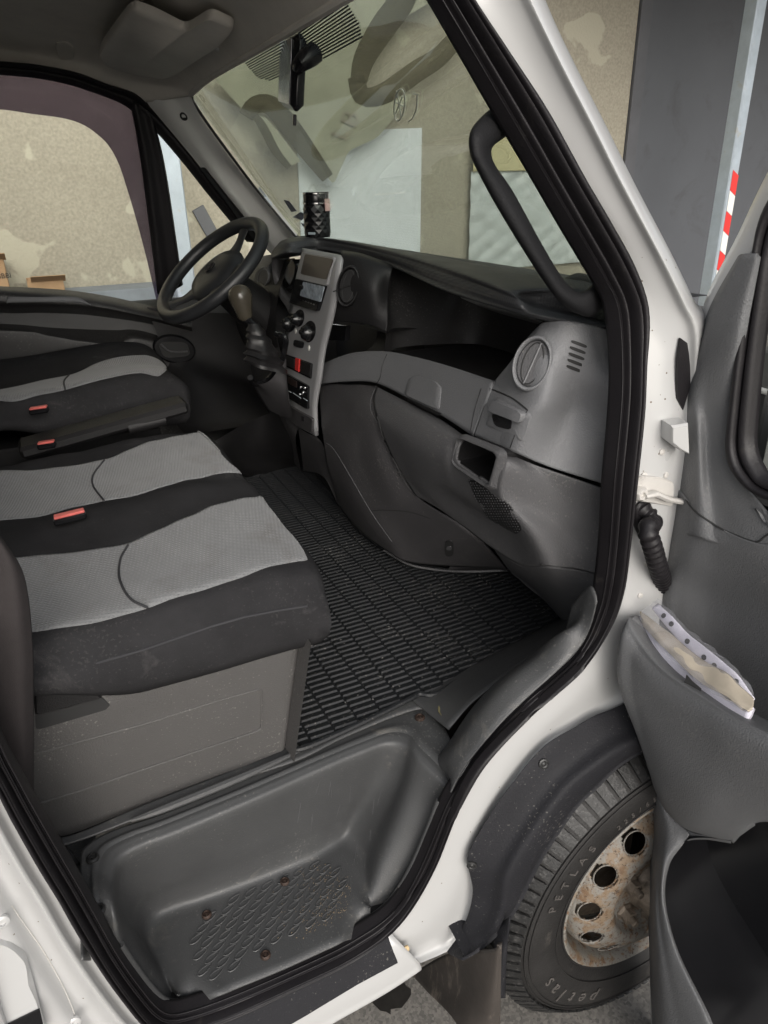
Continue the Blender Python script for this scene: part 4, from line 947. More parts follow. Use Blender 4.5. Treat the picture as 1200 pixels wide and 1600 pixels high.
# seams
groove('panel_seam', [(588, 600), (640, 627), (690, 652), (738, 685), (806, 712), (860, 733), (946, 760)], M['ink'], dash, [tower, strip, kneeo], .0030, 0, n=80)
groove('panel_seam', [(605, 553), (598, 570), (594, 590), (588, 600)], M['ink'], dash, [strip], .0010)
groove('panel_seam', [(752, 607), (742, 640), (735, 674)], M['ink'], dash, [strip, tower], .0008)
groove('panel_seam', [(825, 640), (808, 672), (797, 700)], M['ink'], dash, [tower], .0008)
groove('panel_seam', [(766, 607), (800, 622), (824, 640)], M['ink'], dash, [tower, strip], .0014)
groove('panel_seam', [(590, 650), (602, 690), (625, 735), (650, 776)], M['ink'], dash, [kneeo, lowo], .0012, .001)
groove('panel_seam', [(588, 604), (580, 625), (580, 642), (590, 660)], M['wear'], dash, [kneeo, lowo], .0009, .001)
groove('panel_seam', [(580, 798), (600, 797), (640, 800), (672, 810)], M['ink'], dash, [lowo], .0009)
groove('panel_seam', [(503, 690), (520, 700), (548, 745), (580, 800), (612, 846)], M['wear'], dash, [lowo], .0008)
groove('panel_seam', [(845, 880), (850, 900), (853, 908)], M['ink'], dash, [kneeo], .0015)
# cup holder lid
cl = plate('cup_holder_lid', rrect([(632, 617), (640, 592), (655, 586), (683, 597), (690, 606), (687, 642)], .16, 3), M['plastic_lt'], strip, strip, out=.0035, deep=.01, ch=.002)
plate('lid_finger_slot', [(634, 626), (640, 623), (690, 646), (684, 652)], M['plastic_dk'], strip, [strip, kneeo], out=.004, deep=.004)
# drawer handle
hh = hit(790, 645, tower)
plate('drawer_face', rrect([(776, 622), (832, 648), (818, 690), (760, 664)], .1, 3), M['plastic_lt'], tower, [tower, strip], out=.0022, deep=.008, ch=.001)
plate('drawer_recess', rrect([(770, 645), (802, 655), (800, 672), (775, 665)], .3, 3), M['black'], tower, [tower, strip], out=.0035, deep=.004, ch=0)
plate('drawer_handle', rrect([(776, 628), (782, 626), (824, 645), (818, 660), (802, 654), (770, 642)], .25, 3), M['plastic_lt'], tower, [tower, strip], out=.012, deep=.004, ch=.005)
# vents
def vent(cx, cy, rx, ry, rot, on, mt, mt2, slat=25):
    h = hit(cx, cy, on); base, n_ = h
    n_ = (n_*.5+(CAM-base).normalized()*.5).normalized()
    ringo = onplane(ell(cx, cy, rx*1.18, ry*1.18, 40, rot), base, n_); ringi = onplane(ell(cx, cy, rx, ry, 40, rot), base, n_)
    rows = [[p-n_*.012 for p in ringo+[ringo[0]]], [p+n_*.004 for p in ringo+[ringo[0]]], [a.lerp(b, .5)+n_*.008 for a, b in zip(ringo+[ringo[0]], ringi+[ringi[0]])], [p+n_*.004 for p in ringi+[ringi[0]]], [p-n_*.006 for p in ringi+[ringi[0]]]]
    vr = surf('vent', rows, mt, on, th=0, nu=80, nv=4)
    c3 = onplane([(cx, cy)], base, n_)[0]
    ins = onplane(ell(cx, cy, rx*.97, ry*.97, 36, rot), base, n_)
    MB().prism([p-n_*.008 for p in ins], n_*.010, .002).build('vent_disc', mt2, vr)
    MB().tube([p+n_*.0025 for p in onplane(ell(cx, cy, rx*.60, ry*.88, 36, rot), base, n_)], .0011, 5, closed=True).build('flap_outline', M['ink'], vr)
    MB().tube([p+n_*.0028 for p in onplane([(cx+math.sin(rad(slat))*ry*.9, cy-math.cos(rad(slat))*ry*.9), (cx-math.sin(rad(slat))*ry*.9, cy+math.cos(rad(slat))*ry*.9)], base, n_)], .0014, 6).build('flap_ridge', mt, vr)
    return vr
vent(833, 568, 25, 38, 18, tower, M['plastic_lt'], M['plastic_md'], 24)
vent(545, 447, 15, 28, 10, bulk, M['plastic_dk'], M['plastic_dk'], 70)
# defroster slots
for k in range(5):
    x, y = 905-k*2.0, 538+k*9.6
    hs_ = hit(x, y, tower)
    q = rrect([(x-12, y-7.5), (x+12, y+1.5), (x+11, y+6.5), (x-13, y-2.5)], .35, 3)
    plate('defrost_slot', q, M['ink'], tower, hs_, out=.0012, deep=.002, ch=0)
# hole with latch in the lower trim
hh = hit(701, 857, lowo)
if hh:
    plate('latch_hole', rrect([(695, 845), (709, 845), (709, 869), (695, 869)], .4, 4), M['ink'], lowo, hh, out=.001, deep=.002, ch=0)
    plate('latch_clip', rrect([(698, 853), (706, 853), (706, 858), (698, 858)], .3, 2), M['plastic_md'], lowo, hh, out=.003, deep=.001, ch=0)
surf('footwell_corner', [G([(734, 836, .79), (760, 850, .80), (792, 892, .90)]), G([(700, 890, .80), (740, 893, .86), (796, 893, .91)])], M['plastic'], van, th=0, nu=16, nv=5)
MB().tube(spline(G([(600, 860, .70), (640, 882, .73), (690, 891, .79), (740, 893, .84), (794, 891, .91)]), 40), .003, 6).build('carpet_edge', M['plastic_md'], van)

# ---- centre console
cons = [
 G([(473, 391, .690), (533, 402, .690)]),
 G([(471, 394, .646), (532, 405, .646)]),
 G([(455, 470, .628), (520, 483, .628)]),
 G([(446, 530, .615), (505, 546, .618)]),
 G([(445, 560, .608), (499, 590, .612)]),
 G([(444, 610, .600), (492, 632, .606)]),
 G([(448, 640, .604), (493, 668, .606)]),
 G([(462, 665, .612), (494, 682, .612)])]
con = surf('centre_console', cons, M['silver'], van, th=.008, nu=10, nv=6)
hc = hit(498, 415, con); N1 = hc[1]
scr = plate('display_frame', rrect([(474, 394), (524, 402), (512, 447), (464, 437)], .06, 2), M['silver'], con, hc, out=.004, deep=.004, ch=.002)
plate('display_screen', rrect([(477, 397), (521, 405), (510, 437), (470, 428)], .06, 2), M['glass_dk'], con, (hc[0]+N1*.0042, N1), out=.001, deep=.001, ch=0)
hr = hit(485, 458, con); N2 = hr[1]
rad_ = plate('car_radio', rrect([(467, 435), (512, 446), (500, 487), (457, 474)], .08, 3), M['black'], con, hr, out=.010, deep=.004, ch=.002)
plate('radio_screen', rrect([(474, 440), (507, 448), (501, 472), (469, 462)], .06, 2), M['radio_face'], rad_, (hr[0]+N2*.0105, N2), out=.001, deep=.001, ch=0)
mbb = MB()
for k in range(6):
    x, y = 470+k*4.2, 468+k*1.5; q = onplane(rrect([(x-1.4, y-1.3), (x+1.6, y-.6), (x+1.2, y+1.6), (x-1.8, y+.8)], .2, 2), hr[0]+N2*.0105, N2); mbb.prism(q, N2*.001)
mbb.build('radio_buttons', M['chrome'], rad_)
plate('radio_volume_knob', ell(472, 449, 3, 4, 14), M['black'], rad_, (hr[0]+N2*.0105, N2), out=.006, deep=.001, ch=.002)
for x, y, s in ((454, 506, 9), (468, 499, 8), (484, 520, 10)):
    hk = hit(x, y, con); nk = hk[1]
    plate('dial_surround', ell(x, y-2, s*.95, s*1.7, 24, 8), M['black'], con, hk, out=.0025, deep=.001, ch=.001)
    c = hk[0]+nk*.0025
    MB().lathe([(.018*s/9, 0), (.0175*s/9, .010), (.013*s/9, .018), (.006, .019)], c, nk, 20).box(c+nk*.019, (.006, .024*s/9, .010), nk.to_track_quat('X', 'Z').to_matrix(), ch=.001).build('heater_dial', M['black'], con, angle=40)
for x, y in ((462, 517), (483, 544)):
    hk = hit(x, y, con); MB().lathe([(.007, 0), (.0065, .001)], hk[0], hk[1], 16).build('dial_mark', M['tape_w'], con)
hk = hit(468, 537, con); plate('round_switch', rrect([(461, 530), (476, 534), (474, 545), (460, 541)], .3, 3), M['black'], con, hk, out=.004, deep=.002)
hk = hit(468, 568, con)
sw = plate('switch_row', rrect([(447, 553), (489, 568), (487, 592), (446, 572)], .05, 2), M['black'], con, hk, out=.003, deep=.002)
plate('hazard_switch', [(463, 559), (469, 561), (468, 581), (462, 578)], M['red'], con, (hk[0]+hk[1]*.003, hk[1]), out=.003, deep=.001)
for q in ([(448, 556), (461, 561), (460, 576), (448, 571)], [(471, 563), (487, 569), (485, 589), (470, 582)]):
    plate('rocker_switch', rrect(q, .08, 2), M['plastic_dk'], con, (hk[0]+hk[1]*.003, hk[1]), out=.0025, deep=.001)
hk = hit(466, 608, con)
plate('tachograph', rrect([(447, 582), (484, 603), (483, 640), (446, 618)], .07, 2), M['black'], con, hk, out=.006, deep=.002)
hb_ = hk[0]+hk[1]*.0062
plate('tachograph_display', rrect([(450, 588), (464, 596), (464, 606), (450, 598)], .08, 2), M['glass_dk'], con, (hb_, hk[1]), out=.001, deep=0, ch=0)
for x, y in ((470, 605), (477, 606), (474, 613), (469, 616)):
    q = onplane([(x, y)], hb_, hk[1])[0]; MB().lathe([(.004, 0), (.0035, .003), (.002, .0035)], q, hk[1], 12).build('tachograph_button', M['chrome'], con)
for a in ([(451, 611), (455, 613)], [(458, 614), (470, 622)], [(474, 622), (480, 626)]):
    q = onplane(a, hb_, hk[1]); MB().tube(q, .0012, 4).build('tachograph_button', M['galv'], con)
hk = hit(473, 654, con)
plate('ashtray_lid', rrect([(452, 632), (491, 654), (490, 676), (468, 666), (455, 655)], .1, 3), M['plastic'], con, hk, out=.006, deep=.004)
plate('power_socket', [(472, 650), (476, 651), (476, 658), (472, 657)], M['chrome'], con, (hk[0]+hk[1]*.006, hk[1]), out=.002, deep=.001, ch=0)
# console lower body + left side down to the floor
surf('console_body', [
 G([(420, 420, .68), (424, 470, .66), (432, 520, .63), (440, 560, .612), (446, 610, .600), (452, 650, .605), (466, 668, .614)]),
 [V((.70, 2.08, 1.38)), P(400, 500, X=.68), P(405, 545, X=.64), P(415, 590, X=.61), P(425, 620, X=.61), P(440, 660, X=.62), P(462, 690, X=.62)],
 [V((.78, 2.20, 1.30)), P(370, 510, X=.80), P(372, 560, X=.78), P(380, 610, X=.76), P(400, 650, X=.74), P(430, 690, X=.72), P(470, 735, X=.70)]], M['plastic'], van, th=0, nu=40, nv=8)
surf('console_foot', [G([(466, 668, .614), (480, 676, .612), (497, 684, .612)]), G([(470, 700, .625), (490, 702, .618), (508, 705, .614)]), G([(474, 735, .68), (505, 745, .65), (528, 788, .70)])], M['plastic'], van, th=0, nu=16, nv=8)

# ================================================================== DRIVER'S SIDE
# instrument binnacle
surf('instrument_binnacle', [
 G([(424, 398, .640), (426, 430, .650), (434, 460, .655), (447, 480, .650), (455, 500, .640)]),
 G([(434, 402, .655), (436, 430, .668), (443, 456, .668), (453, 472, .660), (459, 485, .645)]),
 G([(444, 404, .70), (446, 430, .71), (450, 452, .71), (458, 466, .69), (463, 475, .655)]),
 G([(452, 400, .74), (456, 425, .74), (458, 450, .73), (462, 462, .70), (466, 470, .655)])], M['plastic_md'], dash, th=.003, nu=30, nv=6)
M['lens'] = mat('lens_reflection_tone', (.30, .24, .15), .15, .1, 5)  # beige reflection in the instrument glass put into the lens colour
MB().prism([P(x, y, X=.715) for x, y in rrect([(442, 408), (462, 402), (466, 440), (464, 466), (456, 468), (447, 450)], .2, 3)], (-.004, 0, 0), .001).build('instrument_lens', M['lens'], dash)
MB().prism([P(x, y, X=.69) for x, y in ell(462, 428, 9, 24, 24, 14)], (-.02, 0, 0), .005).build('instrument_pod', M['black'], dash)
# driver-side dash
ddash = surf('driver_dash_panel', [
 [V((.75, 2.56, 1.42)), V((.74, 2.40, 1.44)), V((.72, 2.25, 1.45)), V((.70, 2.05, 1.44))],
 [V((.66, 2.56, 1.36)), V((.65, 2.40, 1.37)), V((.645, 2.25, 1.37)), V((.65, 2.05, 1.37))],
 [V((.64, 2.56, 1.25)), V((.62, 2.40, 1.24)), V((.61, 2.25, 1.23)), V((.62, 2.0, 1.22))],
 [V((.68, 2.56, 1.10)), V((.68, 2.40, 1.08)), V((.70, 2.25, 1.08)), V((.72, 2.0, 1.08))],
 [V((.86, 2.56, .80)), V((.88, 2.40, .78)), V((.90, 2.25, .78)), V((.90, 2.0, .78))]], M['plastic_dk'], van, th=.0, nu=30, nv=8)
dv = P(409, 432, X=.655)
surf('driver_vent_tower', [G([(425, 408, .70), (420, 414, .67), (404, 425, .665), (396, 445, .665)]), G([(428, 450, .675), (424, 455, .66), (412, 465, .655), (398, 480, .655)])], M['plastic_md'], dash, th=.0, nu=16, nv=6)
MB().prism([P(x, y, X=.655) for x, y in ell(411, 434, 11, 18, 26, 12)], (-.006, 0, 0), .003).build('vent', M['plastic_md'], dash)
MB().tube([P(x, y, X=.648) for x, y in ell(411, 434, 8, 14, 26, 12)], .0015, 5, closed=True).build('vent_ring', M['plastic_lt'], dash)
# footwell side and bulkhead under the wheel
surf('footwell_side', [
 [PL(230, 480, -.03), PL(300, 488, -.03), PL(360, 490, -.03), PL(400, 500, -.03)],
 [PL(250, 540, -.04), PL(300, 560, -.05), PL(350, 575, -.05), PL(400, 590, -.04)],
 [PL(255, 590, -.05), PL(310, 600, -.16), PL(370, 608, -.16), PL(440, 615, -.06)],
 [P(270, 650, Y=2.35), P(330, 655, Y=2.28), P(380, 650, Y=2.25), P(450, 650, Y=2.2)],
 [P(290, 680, Y=2.3), P(340, 672, Y=2.2), P(390, 668, Y=2.2), P(450, 690, Y=2.1)]], M['plastic_dk'], van, th=0, nu=30, nv=8)
groove_l = spline([P(368, 705, X=.60), P(400, 670, X=.66), P(430, 645, X=.68)], 20); MB().tube(groove_l, .002, 6).build('carpet_seam', M['plastic_md'], van)
surf('tunnel_cover', [[P(335, 690, X=.42), P(372, 668, X=.5), P(410, 650, X=.58), P(440, 640, X=.62)], [P(350, 720, X=.44), P(380, 715, X=.52), P(420, 700, X=.60), P(460, 690, X=.64)], [P(385, 745, Z=FL+.01), P(420, 738, Z=FL+.01), P(450, 730, Z=FL+.01), P(490, 726, Z=FL+.01)]], M['plastic_dk'], van, th=0, nu=24, nv=8)
# ---- driver door
dd = root('x', (0, 0, 0), 'x', 'x'); bpy.data.objects.remove(dd)
fr_o = [(-60, 88), (0, 95), (60, 101), (120, 113), (165, 130), (212, 146), (250, 173), (276, 201), (303, 235), (332, 272), (363, 313), (394, 352), (418, 380)]
fr_i = [(-60, 112), (0, 117), (55, 122), (110, 133), (155, 148), (190, 162), (215, 180), (238, 200), (262, 226), (292, 262), (322, 300), (355, 340), (386, 378)]
drv = band('driver_door_frame', [PL(x, y, -.03) for x, y in fr_o], [PL(x, y, .0) for x, y in fr_i], [(0, .0), (.15, .014), (.35, .012), (.45, .002), (.6, .008), (.8, .006), (1, -.004)], M['rubber'], van, (0, -1, 0), n=80)
surf('window_divider', [[PL(203, 158, -.012), PL(222, 270, -.012), PL(246, 460, -.012)], [PL(211, 158, -.024), PL(232, 270, -.024), PL(256, 460, -.024)], [PL(222, 164, -.016), PL(243, 270, -.016), PL(268, 455, -.016)], [PL(234, 176, -.022), PL(256, 270, -.022), PL(282, 448, -.022)], [PL(240, 184, -.01), PL(260, 270, -.01), PL(286, 445, -.01)]], M['rubber'], drv, th=.006, nu=20, nv=4)
def pane(name, poly, m_, off): 
    o = MB(); pts = [PL(x, y, off) for x, y in poly]; o.prism(pts, (0, .004, .001)); return o.build(name, m_, drv, smooth=False)
pane('window_glass', [(-60, 105), (0, 112), (60, 118), (130, 134), (208, 165), (250, 480), (120, 460), (-60, 450)], M['sideglass'], .008)
pane('quarter_glass', [(236, 180), (262, 215), (320, 288), (390, 372), (380, 460), (284, 460)], M['sideglass'], .008)
arch = [(-60, 170), (0, 171), (50, 178), (100, 185), (130, 195), (152, 210), (170, 228), (185, 255), (197, 290), (212, 340), (228, 400), (244, 468)]
top_ = [(-60, 105), (0, 112), (40, 116), (80, 122), (120, 131), (150, 141), (180, 152), (206, 164), (220, 250), (230, 320), (240, 390), (250, 470)]
A_ = [PL(x, y, .004) for x, y in arch]; B_ = [PL(x, y, .004) for x, y in top_]
vs, fs = grid([A_, B_], nu=60, nv=1, linv=True); fo = link('tint_film', vs, fs, M['film'], drv); m_ = fo.modifiers.new('t', 'SOLIDIFY'); m_.thickness = .0006
# A-pillar inner trim, pale grey
pt = surf('pillar_cover', [
 [PL(218, 148, -.035), PL(250, 185, -.04), PL(300, 245, -.045), PL(350, 308, -.05), PL(412, 384, -.055), PL(425, 398, -.055)],
 [PL(240, 139, -.085), PL(268, 185, -.09), PL(312, 241, -.095), PL(360, 300, -.10), PL(420, 374, -.105), PL(437, 393, -.105)],
 [PL(268, 141, -.12), PL(294, 183, -.13), PL(330, 233, -.13), PL(382, 290, -.105), PL(440, 362, -.11), PL(460, 386, -.11)],
 [wspt(297, 146, -.012), wspt(310, 176, -.012), wspt(342, 222, -.012), wspt(392, 288, -.012), wspt(460, 370, -.012), wspt(475, 388, -.012)]], M['pillar_trim'], van, th=.0, nu=40, nv=6)
hb = hit(287, 182, pt); MB().lathe([(.012, 0), (.011, .002), (.007, .001), (.006, -.0005)], hb[0], hb[1], 18).build('screw_cap', M['ink'], pt)
surf('grab_strap', [[PL(312, 262, -.05), PL(345, 305, -.055), PL(385, 360, -.06), PL(400, 380, -.06)], [PL(320, 262, -.075), PL(352, 303, -.08), PL(392, 355, -.085), PL(408, 378, -.085)], [PL(326, 268, -.05), PL(358, 306, -.055), PL(398, 356, -.06), PL(412, 380, -.06)]], M['plastic_dk'], pt, th=0, nu=20, nv=6)
# door trim
dtr = [
 [PL(x, y, 0) for x, y in [(-60, 440), (0, 447), (60, 450), (120, 455), (180, 465), (245, 480), (300, 492)]],
 [PL(x, y, -.05) for x, y in [(-60, 448), (0, 454), (60, 458), (120, 463), (180, 473), (245, 489), (300, 500)]],
 [PL(x, y, -.07) for x, y in [(-60, 462), (0, 466), (60, 468), (120, 471), (180, 481), (243, 496), (300, 508)]],
 [PL(x, y, -.06) for x, y in [(-60, 470), (8, 478), (60, 478), (120, 480), (180, 488), (243, 500), (300, 515)]],
 [PL(x, y, .035) for x, y in [(-60, 482), (12, 492), (60, 492), (120, 494), (180, 500), (232, 508), (300, 525)]],
 [PL(x, y, .03) for x, y in [(-60, 500), (30, 505), (70, 508), (120, 510), (180, 512), (222, 515), (300, 540)]],
 [PL(x, y, -.035) for x, y in [(-60, 512), (40, 517), (75, 524), (130, 531), (180, 534), (215, 524), (300, 550)]],
 [PL(x, y, -.05) for x, y in [(-60, 524), (40, 526), (75, 532), (130, 541), (180, 546), (225, 545), (300, 565)]],
 [PL(x, y, -.045) for x, y in [(-60, 600), (20, 600), (75, 605), (130, 610), (180, 615), (225, 620), (300, 620)]],
 [PL(x, y, -.04) for x, y in [(-60, 680), (20, 680), (75, 685), (130, 690), (180, 690), (225, 690), (300, 690)]]]
dt = surf('driver_door_trim', dtr, M['recess'], van, th=0, nu=60, nv=8)
surf('armrest_inlay', [[PL(x, y, -.072) for x, y in [(10, 468), (16, 464), (60, 464), (118, 464), (140, 475)]], [PL(x, y, -.078) for x, y in [(10, 474), (16, 473), (60, 472), (118, 472), (142, 476)]]], M['plastic_lt'], dt, th=.003, nu=30, nv=3)
hz = (PL(272, 545, -.055), V((0, -1, 0)))
bz = plate('handle_bezel', ell(272, 545, 34, 22, 32, 12), M['black'], dt, hz, out=.008, deep=.004, ch=.006)
plate('handle_cup', rrect([(246, 534), (292, 534), (298, 556), (256, 560)], .3, 4), M['ink'], dt, (hz[0]+V((0, -.008, 0)), hz[1]), out=.001, deep=.001, ch=0)
MB().tube(spline([p+V((0, -.012, 0)) for p in onplane([(250, 537), (262, 547), (275, 549), (292, 548)], hz[0], hz[1])], 20), [.006]*5+[.005]*16, 8, flat=.6).build('door_handle', M['plastic_md'], bz)
# ---- steering wheel
sc_ = P(331, 421, Y=2.12); ax = V((-.62, -.13, .77)).normalized()
t1 = P(400, 345, Y=2.1); 
sx = ax.orthogonal()
def wheelpt(px, py, h=0): return onplane([(px, py)], sc_+ax*h, ax)[0]
# rim from its ellipse in the picture
RR = .178
e_x = V((0, 1, 0)).cross(ax).normalized(); e_y = ax.cross(e_x)
ring = [sc_+(e_x*math.cos(a)+e_y*math.sin(a))*RR for a in [2*math.pi*k/72 for k in range(72)]]
sw_ = MB().tube(ring, .0185, 18, closed=True).build('steering_wheel', M['leather'], van)
hub = MB()
hub.lathe([(.02, -.06), (.06, -.05), (.088, -.03), (.092, -.012), (.080, .004), (.05, .012), (.0, .014)], sc_-ax*.01, ax, 40)
hub.build('hub_cover', M['leather'], sw_)
for a in (20, 160, 245, 295):
    d = e_x*math.cos(rad(a))+e_y*math.sin(rad(a))
    MB().tube(spline([sc_+d*.07-ax*.022, sc_+d*.12-ax*.018, sc_+d*(RR-.004)-ax*.002], 10), [.030, .029, .027, .024, .021, .019, .018, .018, .019, .021, .022], 12, flat=.32, upv=ax).build('spoke', M['leather'], sw_)
pl = [sc_+ax*.0065+(e_x*math.cos(a)*.018+e_y*math.sin(a)*.014)+e_x*.0 for a in [2*math.pi*k/20 for k in range(20)]]
MB().prism(pl, ax*.003, .001).build('hub_badge', M['black'], sw_)
MB().tube([sc_-ax*.05, sc_-ax*.14+V((.02, 0, 0)), sc_-ax*.30+V((.06, 0, -.01))], [.052, .062, .07], 18).build('steering_column', M['plastic_dk'], van)
MB().tube(spline([sc_-ax*.08, sc_-ax*.07+V((.0, -.12, .0)), sc_-ax*.045+V((0, -.19, .0))], 10), [.012, .011, .010, .009, .008, .008, .008, .009, .011, .012, .010], 10).build('wiper_stalk', M['black'], van)
# ---- gear lever
gk = P(378, 474, Y=1.86)
MB().lathe([(.012, -.042), (.019, -.034), (.022, -.016), (.028, .004), (.030, .018), (.027, .032), (.018, .042), (.004, .046)], gk, V((-.12, .12, 1)), 24).build('gear_knob', M['knob'], van)
gb = P(408, 535, Y=1.82)
MB().tube([gk+V((0, 0, -.03)), gb+V((-.01, .01, .04))], .0085, 12).build('gear_lever', M['chrome' if False else 'black'], van)
# gaiter with folds
c0, c1 = P(396, 505, Y=1.83), P(418, 575, Y=1.80)
mb = MB(); rings = []; nseg = 36; L_ = 12
for i in range(L_+1):
    t = i/L_; c = c0.lerp(c1, t); r_ = .013+.040*t**.8+.0055*math.sin(t*44)*(.3+t)
    rings.append([c+V((math.cos(a)*r_*1.0+.0, math.sin(a)*r_*.85, -.02*t*math.cos(a)))*(1) + V((math.cos(a), math.sin(a), 0))*(.0045*math.sin(a*5+t*6)*t) for a in [2*math.pi*k/nseg for k in range(nseg)]])
vs = [v for r_ in rings for v in r_]; fs = [(i*nseg+k, i*nseg+(k+1) % nseg, (i+1)*nseg+(k+1) % nseg, (i+1)*nseg+k) for i in range(L_) for k in range(nseg)]
MB().add(vs, fs).build('gear_gaiter', M['boot'], van)
col = [P(x, y, Y=1.80+.06*math.sin(k)) for k, (x, y) in enumerate([(391, 590), (398, 600), (420, 592), (438, 570), (446, 540), (444, 526), (432, 522)])]
MB().tube(spline(col, 40), .0075, 8).build('gaiter_surround', M['black'], van)
surf('gear_console', [[P(390, 585, Y=1.86), P(405, 600, Y=1.84), P(428, 588, Y=1.80), P(446, 545, Y=1.80)], [P(400, 606, Y=1.90), P(425, 620, Y=1.86), P(445, 612, Y=1.80), P(448, 580, Y=1.78)], [P(420, 640, Y=1.95), P(440, 650, Y=1.9), P(456, 650, Y=1.80), P(450, 620, Y=1.78)]], M['plastic'], van, th=.0, nu=24, nv=6)
# handbrake etc. between seats
hbk = MB().box(P(165, 665, Y=1.83), (.40, .09, .03), Matrix.Rotation(rad(-8), 3, 'Y'), ch=.008); hbk.build('centre_tray', M['plastic_dk'], van)
MB().tube([P(200, 668, Y=1.80), P(258, 655, Y=1.80)], [.018, .015], 12).build('handbrake_lever', M['plastic_dk'], van)
mb = MB(); 
# ================================================================== SEATS
def sstep(a, b, x): t = max(0, min(1, (x-a)/(b-a))); return t*t*(3-2*t)
def make_seat(name, x0, x1, y0, y1, zt, zb, hfun, parent=van, nx=70, ny=70, rnd_=.055):
    """cushion: closed rounded body, top given by hfun(x,y)"""
    vs = []; fs = []
    def edge(u): return u
    rows = []
    # profile parameter t: 0 bottom side .. top .. ; build as top grid + skirt
    def S(u, v):
        x = x0+(x1-.03*abs(2*v-1)**5-x0)*u; y = y0+(y1-y0)*v
        return x, y
    n1 = nx; n2 = ny
    top = []
    for j in range(n2+1):
        for i in range(n1+1):
            u = i/n1; v = j/n2; x, y = S(u, v)
            top.append(V((x, y, hfun(x, y))))
    vs = top; W_ = n1+1
    fs = [(j*W_+i, j*W_+i+1, (j+1)*W_+i+1, (j+1)*W_+i) for j in range(n2) for i in range(n1)]
    per = [i for i in range(W_)]+[j*W_+n1 for j in range(1, n2+1)]+[n2*W_+i for i in range(n1-1, -1, -1)]+[j*W_ for j in range(n2-1, 0, -1)]
    prev = per; cx_, cy_ = (x0+x1)/2, (y0+y1)/2
    m_ = len(per)
    for k, (o_, f_) in enumerate([(.008, .10), (.013, .25), (.014, .5), (.010, .75), (.0, .95), (-.02, 1.0)]):
        nw = []
        for id_ in per:
            p = top[id_]; zz = zb+.05*sstep(.05, -.12, p.x); q = V((p.x, p.y, p.z+(zz-p.z)*f_))
            dx = 1 if id_ % W_ == n1 else (-1 if id_ % W_ == 0 else 0); dy = 1 if abs(p.y-y1) < 1e-6 else (-1 if abs(p.y-y0) < 1e-6 else 0)
            wv = .004*math.sin(p.x*31+p.z*9)*math.sin(f_*3)
            q += V((dx*(o_), dy*(o_+wv), 0)); nw.append(len(vs)); vs.append(q)
        for a in range(m_):
            b = (a+1) % m_; fs.append((prev[a], nw[a], nw[b], prev[b]))
        prev = nw
    fs.append(tuple(prev))
    o = link(name, vs, fs, M['fabric_dk'], parent, angle=80)
    BV[o.name] = BVHTree.FromPolygons(vs, fs)
    return o
BX0, BX1, BY0, BY1 = -.55, .352, .935, 1.775
def redge(d, r):  # rounded shoulder: 0 in the middle, drop near the edge
    d = max(0, min(r, d)); return r-math.sqrt(max(0, r*r-(r-d)**2))
def hb_fun(x, y):
    z = 1.088+.018*sstep(-.1, .25, x)-.010*sstep(-.05, -.3, x)
    z += .010*math.exp(-((y-1.34)/.05)**2)*sstep(-.2, .2, x)
    for yc in (1.14, 1.53): z -= .012*math.exp(-((y-yc)/.11)**2)*sstep(.30, .05, x)
    z -= redge(BX1-x, .045)*.8+redge(y-BY0, .045)*.75+redge(BY1-y, .045)*.75
    z -= .012*sstep(.2, .335, x)
    return z+.0015*math.sin(x*40+y*23)+.0018*math.sin(x*17-y*31)*math.sin(x*9+2)+.0008*math.sin(x*83+y*51)
def hd_fun(x, y):
    z = 1.175+.02*sstep(-.1, .25, x)
    z += .02*(1-math.exp(-((y-2.21)/.13)**2))-.012
    z -= redge(.355-x, .07)*.9+redge(y-1.95, .05)*.8+redge(2.51-y, .05)*.8
    z -= .015*sstep(.2, .35, x)
    return z
bench = make_seat('bench_seat', BX0, BX1, BY0, BY1, 1.1, .965, hb_fun)
dseat = make_seat('driver_seat', -.5, .355, 1.95, 2.51, 1.19, 1.055, hd_fun)
def onseat(px, py, fun, off=.0):
    h = 1.1
    for _ in range(25):
        p = P(px, py, Z=h); h = h*.5+.5*(fun(p.x, p.y)+off)
    xm = (BX1 if fun is hb_fun else .355)-.004
    if fun is hb_fun: xm -= .03*abs(2*(p.y-BY0)/(BY1-BY0)-1)**5 if BY0 < p.y < BY1 else .03
    return min(p.x, xm-.003), min(p.y, (BY1 if fun is hb_fun else 2.51)-.03)
def inset(name, A, B, fun, m_, parent, off=.0035, nu=70, nv=26):
    """cloth panel lying on the cushion between two pixel edges"""
    a = [V((*onseat(x, y, fun), 0)) for x, y in A]; b = [V((*onseat(x, y, fun), 0)) for x, y in B]
    a = evenly(a, nu); b = evenly(b, nu); vs = []
    for j in range(nv+1):
        t = j/nv
        for i in range(nu+1):
            p = a[i].lerp(b[i], t); e = min(1, min(t, 1-t)*12)
            vs.append(V((p.x, p.y, fun(p.x, p.y)+off*(.25+.75*math.sqrt(e)))))
    W_ = nu+1; fs = [(j*W_+i, j*W_+i+1, (j+1)*W_+i+1, (j+1)*W_+i) for j in range(nv) for i in range(nu)]
    n_ = (vs[fs[0][1]]-vs[fs[0][0]]).cross(vs[fs[0][2]]-vs[fs[0][0]])
    if n_.z < 0: fs = [tuple(reversed(f)) for f in fs]
    o = link(name, vs, fs, m_, parent, angle=80); s_ = o.modifiers.new('thickness', 'SOLIDIFY'); s_.thickness = .004; s_.offset = -1
    return o
inset('seat_panel', [(-60, 985), (40, 989), (117, 978), (233, 950), (373, 904), (440, 882), (478, 876), (502, 882)], [(-60, 880), (0, 873), (107, 864), (208, 846), (292, 808), (375, 779), (398, 777), (422, 786)], hb_fun, M['cloth'], bench)
